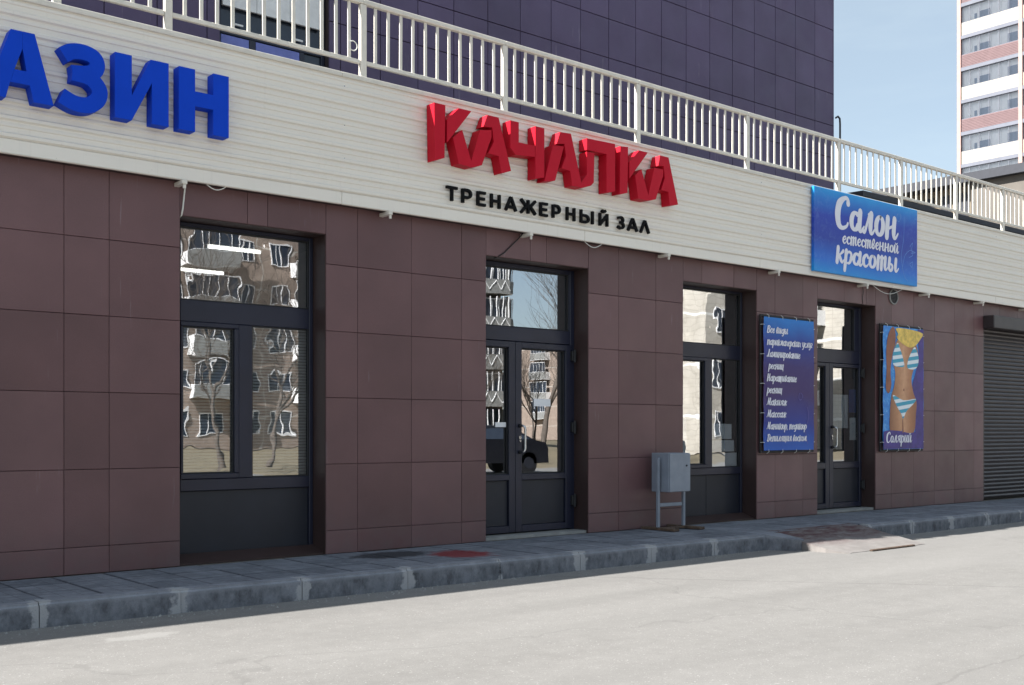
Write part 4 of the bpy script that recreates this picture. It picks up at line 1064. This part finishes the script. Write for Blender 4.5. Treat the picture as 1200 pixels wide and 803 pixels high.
# venetian blinds
SL = MB().add([(-1, -.012, -.004), (1, -.012, -.004), (1, .012, .004), (-1, .012, .004)], [(0, 1, 2, 3)])
def blind(x0, x1, z0, z1, label):
    t = thing('venetian_blind', label, 'blind', ((x0+x1)/2, .33, z1), 'venetian blinds in the large shop window')
    me = MB().add([(x0-(x0+x1)/2, -.009, -.009), (x1-(x0+x1)/2, -.009, -.009), (x1-(x0+x1)/2, .009, .009), (x0-(x0+x1)/2, .009, .009)], [(0, 1, 2, 3)]).mesh('slat', M['blind'])
    z = z0
    while z < z1-.03: link('slat', me, t, ((x0+x1)/2, .33, z)); z += .027
    MB().bbox(x0, x1, .315, .345, z1-.02, z1+.01, .003).build('head_rail', M['blind'], t)
blind(3.80, 4.38, .72, 2.03, 'closed white venetian blind behind the narrow left casement')
blind(4.48, 5.10, .70, 2.04, 'closed white venetian blind behind the wider right pane')
# tube lamps inside
def tube_lamp(x, y, z, L, label):
    t = thing('tube_lamp', label, 'lamp', (x, y, z))
    MB().bbox(x-L/2, x+L/2, y-.05, y+.05, z+.02, z+.05, .004).build('housing', M['winwhite'], t)
    MB().tube([(x-L/2+.02, y, z), (x+L/2-.02, y, z)], .016, 8).build('tube', M['lamp'], t)
tube_lamp(5.15, 1.9, 2.98, .62, 'lit fluorescent tube seen through the top of the large window')
tube_lamp(5.5, 3.6, 2.98, .7, 'farther lit fluorescent tube inside the large window')

# ================================================================== ACROSS THE STREET (seen in the glass)
def block(name, label, x0, x1, y, depth, H, wallm, bays, balc, seed, side=False):
    random.seed(seed)
    t = thing(name, label, 'building', ((x0+x1)/2, y-depth/2, ZR))
    MB().box(x0, x1, y-depth, y, ZR, H).build('wall', wallm, t)
    MB().box(x0-.3, x1+.3, y-depth-.3, y+.3, H, H+.4).build('roof', M['roof'], t)
    fl = int(H//2.9); bw_ = (x1-x0)/bays
    wf = MB()
    for a, b, c, d in ((-.82, .82, -.77, -.7), (-.82, .82, .7, .77), (-.82, -.75, -.7, .7), (.75, .82, -.7, .7), (-.28, -.22, -.7, .7), (.22, .28, -.7, .7)): wf.box(a, b, 0, .06, c, d)
    wm = wf.mesh('window', M['winwhite']); pm = MB().box(-.76, .76, .0, .02, -.71, .71).mesh('pane', M['darkpane'])
    bm_ = MB().box(-1.7, 1.7, .0, 1.1, -1.45, -1.3).box(-1.7, 1.7, 1.05, 1.1, -1.3, -.35).box(-1.7, -1.65, 0, 1.05, -1.3, -.35).box(1.65, 1.7, 0, 1.05, -1.3, -.35)
    for k in range(6): bm_.box(-1.7+k*.672, -1.66+k*.672, 1.04, 1.09, -.35, 1.1)
    bm_.box(-1.7, 1.7, 1.04, 1.1, 1.05, 1.12)
    bmesh_ = bm_.mesh('balcony', M['winwhite']); bg = MB().box(-1.62, 1.62, 1.0, 1.02, -.35, 1.04).mesh('pane', M['darkpane'])
    bf = MB().box(-1.72, 1.72, 1.10, 1.14, -1.35, -.4).mesh('balcony_front', M['concrete'])
    for f in range(fl):
        for i in range(bays):
            x = x0+bw_*(i+.5); z = 1.6+f*2.9
            if i % balc == 1 and f > 0:
                o = link('balcony', bmesh_, t, (x, y, z)); link('pane', bg, o, (x, y, z)); link('balcony_front', bf, o, (x, y, z))
            else:
                o = link('window', wm, t, (x, y, z)); link('pane', pm, o, (x, y, z))
    if side:
        for f in range(fl):
            o = link('window', wm, t, (x0, y-depth*.72, 1.6+f*2.9), rot=(0, 0, R(-90))); link('pane', pm, o, (x0, y-depth*.72, 1.6+f*2.9))
            if f:
                o = link('balcony', bmesh_, t, (x0, y-depth*.30, 1.6+f*2.9), rot=(0, 0, R(90))); link('pane', bg, o, (x0, y-depth*.30, 1.6+f*2.9)); link('balcony_front', bf, o, (x0, y-depth*.30, 1.6+f*2.9))
    return t
block('brick_apartment_block', 'five storey brown brick apartment block with glazed balconies across the street', 12, 56.5, -60, 12, 15.2, M['brick'], 17, 3, 3)
bb = S.objects['brick_apartment_block']
for f in range(5):
    z = ZR+.3+f*2.9
    o = MB().box(52.0, 56.4, -59.98, -58.6, z, z+.18).box(52.0, 56.4, -58.7, -58.6, z+.18, z+1.15).box(56.3, 56.4, -59.98, -58.7, z+.18, z+2.72).box(52.0, 52.1, -59.98, -58.7, z+.18, z+2.72).build('loggia', M['concrete'], bb)
    g = MB()
    for k in range(8): g.box(52.12+k*.59, 52.18+k*.59, -58.68, -58.62, z+1.16, z+2.7)
    for k in range(4): g.tube([(52.3+k*1.03, -58.58, z+.3), (52.8+k*1.03, -58.58, z+1.05), (53.3+k*1.03, -58.58, z+.3)], .035, 4)
    g.build('lattice', M['winwhite'], o)
    MB().box(52.1, 56.3, -59.95, -59.9, z+.2, z+2.8).build('back_wall', M['darkpane'], o)
block('brick_apartment_block', 'distant brown brick apartment block beyond the trees', 111, 150, -112, 14, 15.5, M['brick'], 10, 3, 5, True)
block('pale_apartment_block', 'near pale brick apartment block across the street on the right', 49, 57.7, -32, 12, 15.2, M['pale'], 3, 3, 9, True)
block('pale_apartment_block', 'second pale brick block farther along the street', 70, 96, -36, 14, 15.2, M['pale'], 8, 3, 9, True)
def tree(x, y, h, seed, label):
    random.seed(seed)
    t = thing('bare_tree', label, 'tree', (x, y, ZR), 'bare trees across the street')
    tr = MB(); br = MB()
    def grow(p, d, L, r, lev):
        pts = [p]; dd = d.copy(); n = 4
        for i in range(n):
            dd = (dd+Vector((random.uniform(-.16, .16), random.uniform(-.16, .16), random.uniform(-.02, .12)))).normalized(); pts.append(pts[-1]+dd*L/n)
        rs = [r*(1-.5*i/n) for i in range(n+1)]
        (tr if lev == 0 else br).tube(pts, rs, 6 if lev < 2 else 3, False)
        if lev >= 4: return
        for k in range(5 if lev < 3 else 4):
            j = random.randint(2 if lev == 0 else 1, n); a = random.uniform(0, 2*math.pi); s = random.uniform(.5, 1.0)
            nd = (dd+Vector((math.cos(a)*s, math.sin(a)*s, random.uniform(.0, .4)))).normalized()
            grow(pts[j], nd, L*random.uniform(.58, .86), max(.006, rs[j]*.6), lev+1)
    grow(Vector((x, y, ZR)), Vector((0, 0, 1)), h*.36, h*.011, 0)
    tr.build('trunk', M['bark'], t, smooth=True); br.build('crown', M['bark'], t, smooth=True)
for i, (x, y, h, lab) in enumerate([(30.2, -25, 13, 'tall bare tree reflected in the gym door'), (15.5, -24, 9, 'bare tree reflected low in the large window'), (19.0, -27, 10, 'bare tree across the street left of the gym door reflection'),
                                    (42, -46, 9, 'small bare tree in front of the brick block corner'), (37, -30, 8, 'bushy bare tree left of the pale block'), (62, -62, 11, 'bare tree in the gap between the blocks'), (74, -76, 12, 'far bare tree beyond the gap between the blocks')]):
    tree(x, y, h, 20+i, lab)
def car(x, y, label, mat):
    t = thing('parked_car', label, 'car', (x, y, ZR), 'cars parked across the street'); L = 4.3
    side = [(-2.12, .35), (-2.15, .72), (-1.95, .92), (-1.15, 1.0), (-.55, 1.42), (.75, 1.44), (1.45, 1.02), (2.0, .95), (2.15, .75), (2.15, .35)]
    bm = bmesh.new()
    low = [(-2.14, .32), (-2.18, .70), (-2.02, .90), (-1.1, 1.0), (1.5, 1.02), (2.05, .94), (2.16, .74), (2.14, .32)]
    up = [(-1.05, .98), (-.42, 1.42), (.82, 1.44), (1.62, 1.0)]
    q = MB().prism([(a, z) for a, z in low], -.84, .84); n0 = len(q.v); q.prism([(a, z) for a, z in up], -.76, .76)
    q.v = [((x_, y_*(.82 if (k >= n0 and z_ > 1.2) else 1), z_)) for k, (x_, y_, z_) in enumerate(q.v)]
    q.v = [(x+a, y+b_, c+ZR) for a, b_, c in q.v]
    q.build('body', mat, t)
    for s in (-1, 1):
        ww = MB().add([(x-.92, y+s*.765, ZR+1.02), (x+1.45, y+s*.765, ZR+1.03), (x+.76, y+s*.635, ZR+1.39), (x-.42, y+s*.635, ZR+1.37)], [(0, 1, 2, 3)]); ww.build('side_window', M['darkpane'], t)
        for wx in (-1.35, 1.35):
            w = MB().tube([(x+wx, y+s*.66, ZR+.32), (x+wx, y+s*.84, ZR+.32)], .32, 20).build('wheel', M['dark'], t)
            MB().tube([(x+wx, y+s*.83, ZR+.32), (x+wx, y+s*.855, ZR+.32)], .17, 14).build('rim', M['panel'], w)
        MB().box(x-2.17, x-2.14, y+s*.55-.15, y+s*.55+.15, ZR+.6, ZR+.75).build('headlight', M['winwhite'], t)
car(26.5, -16.6, 'black parked car across the road, right of the blue one', M['carpaint'])
car(20.2, -16.6, 'dark blue parked car across the road, farther right', M['carpaint'])
print('slabs', nslab, 'objects', len(S.objects))
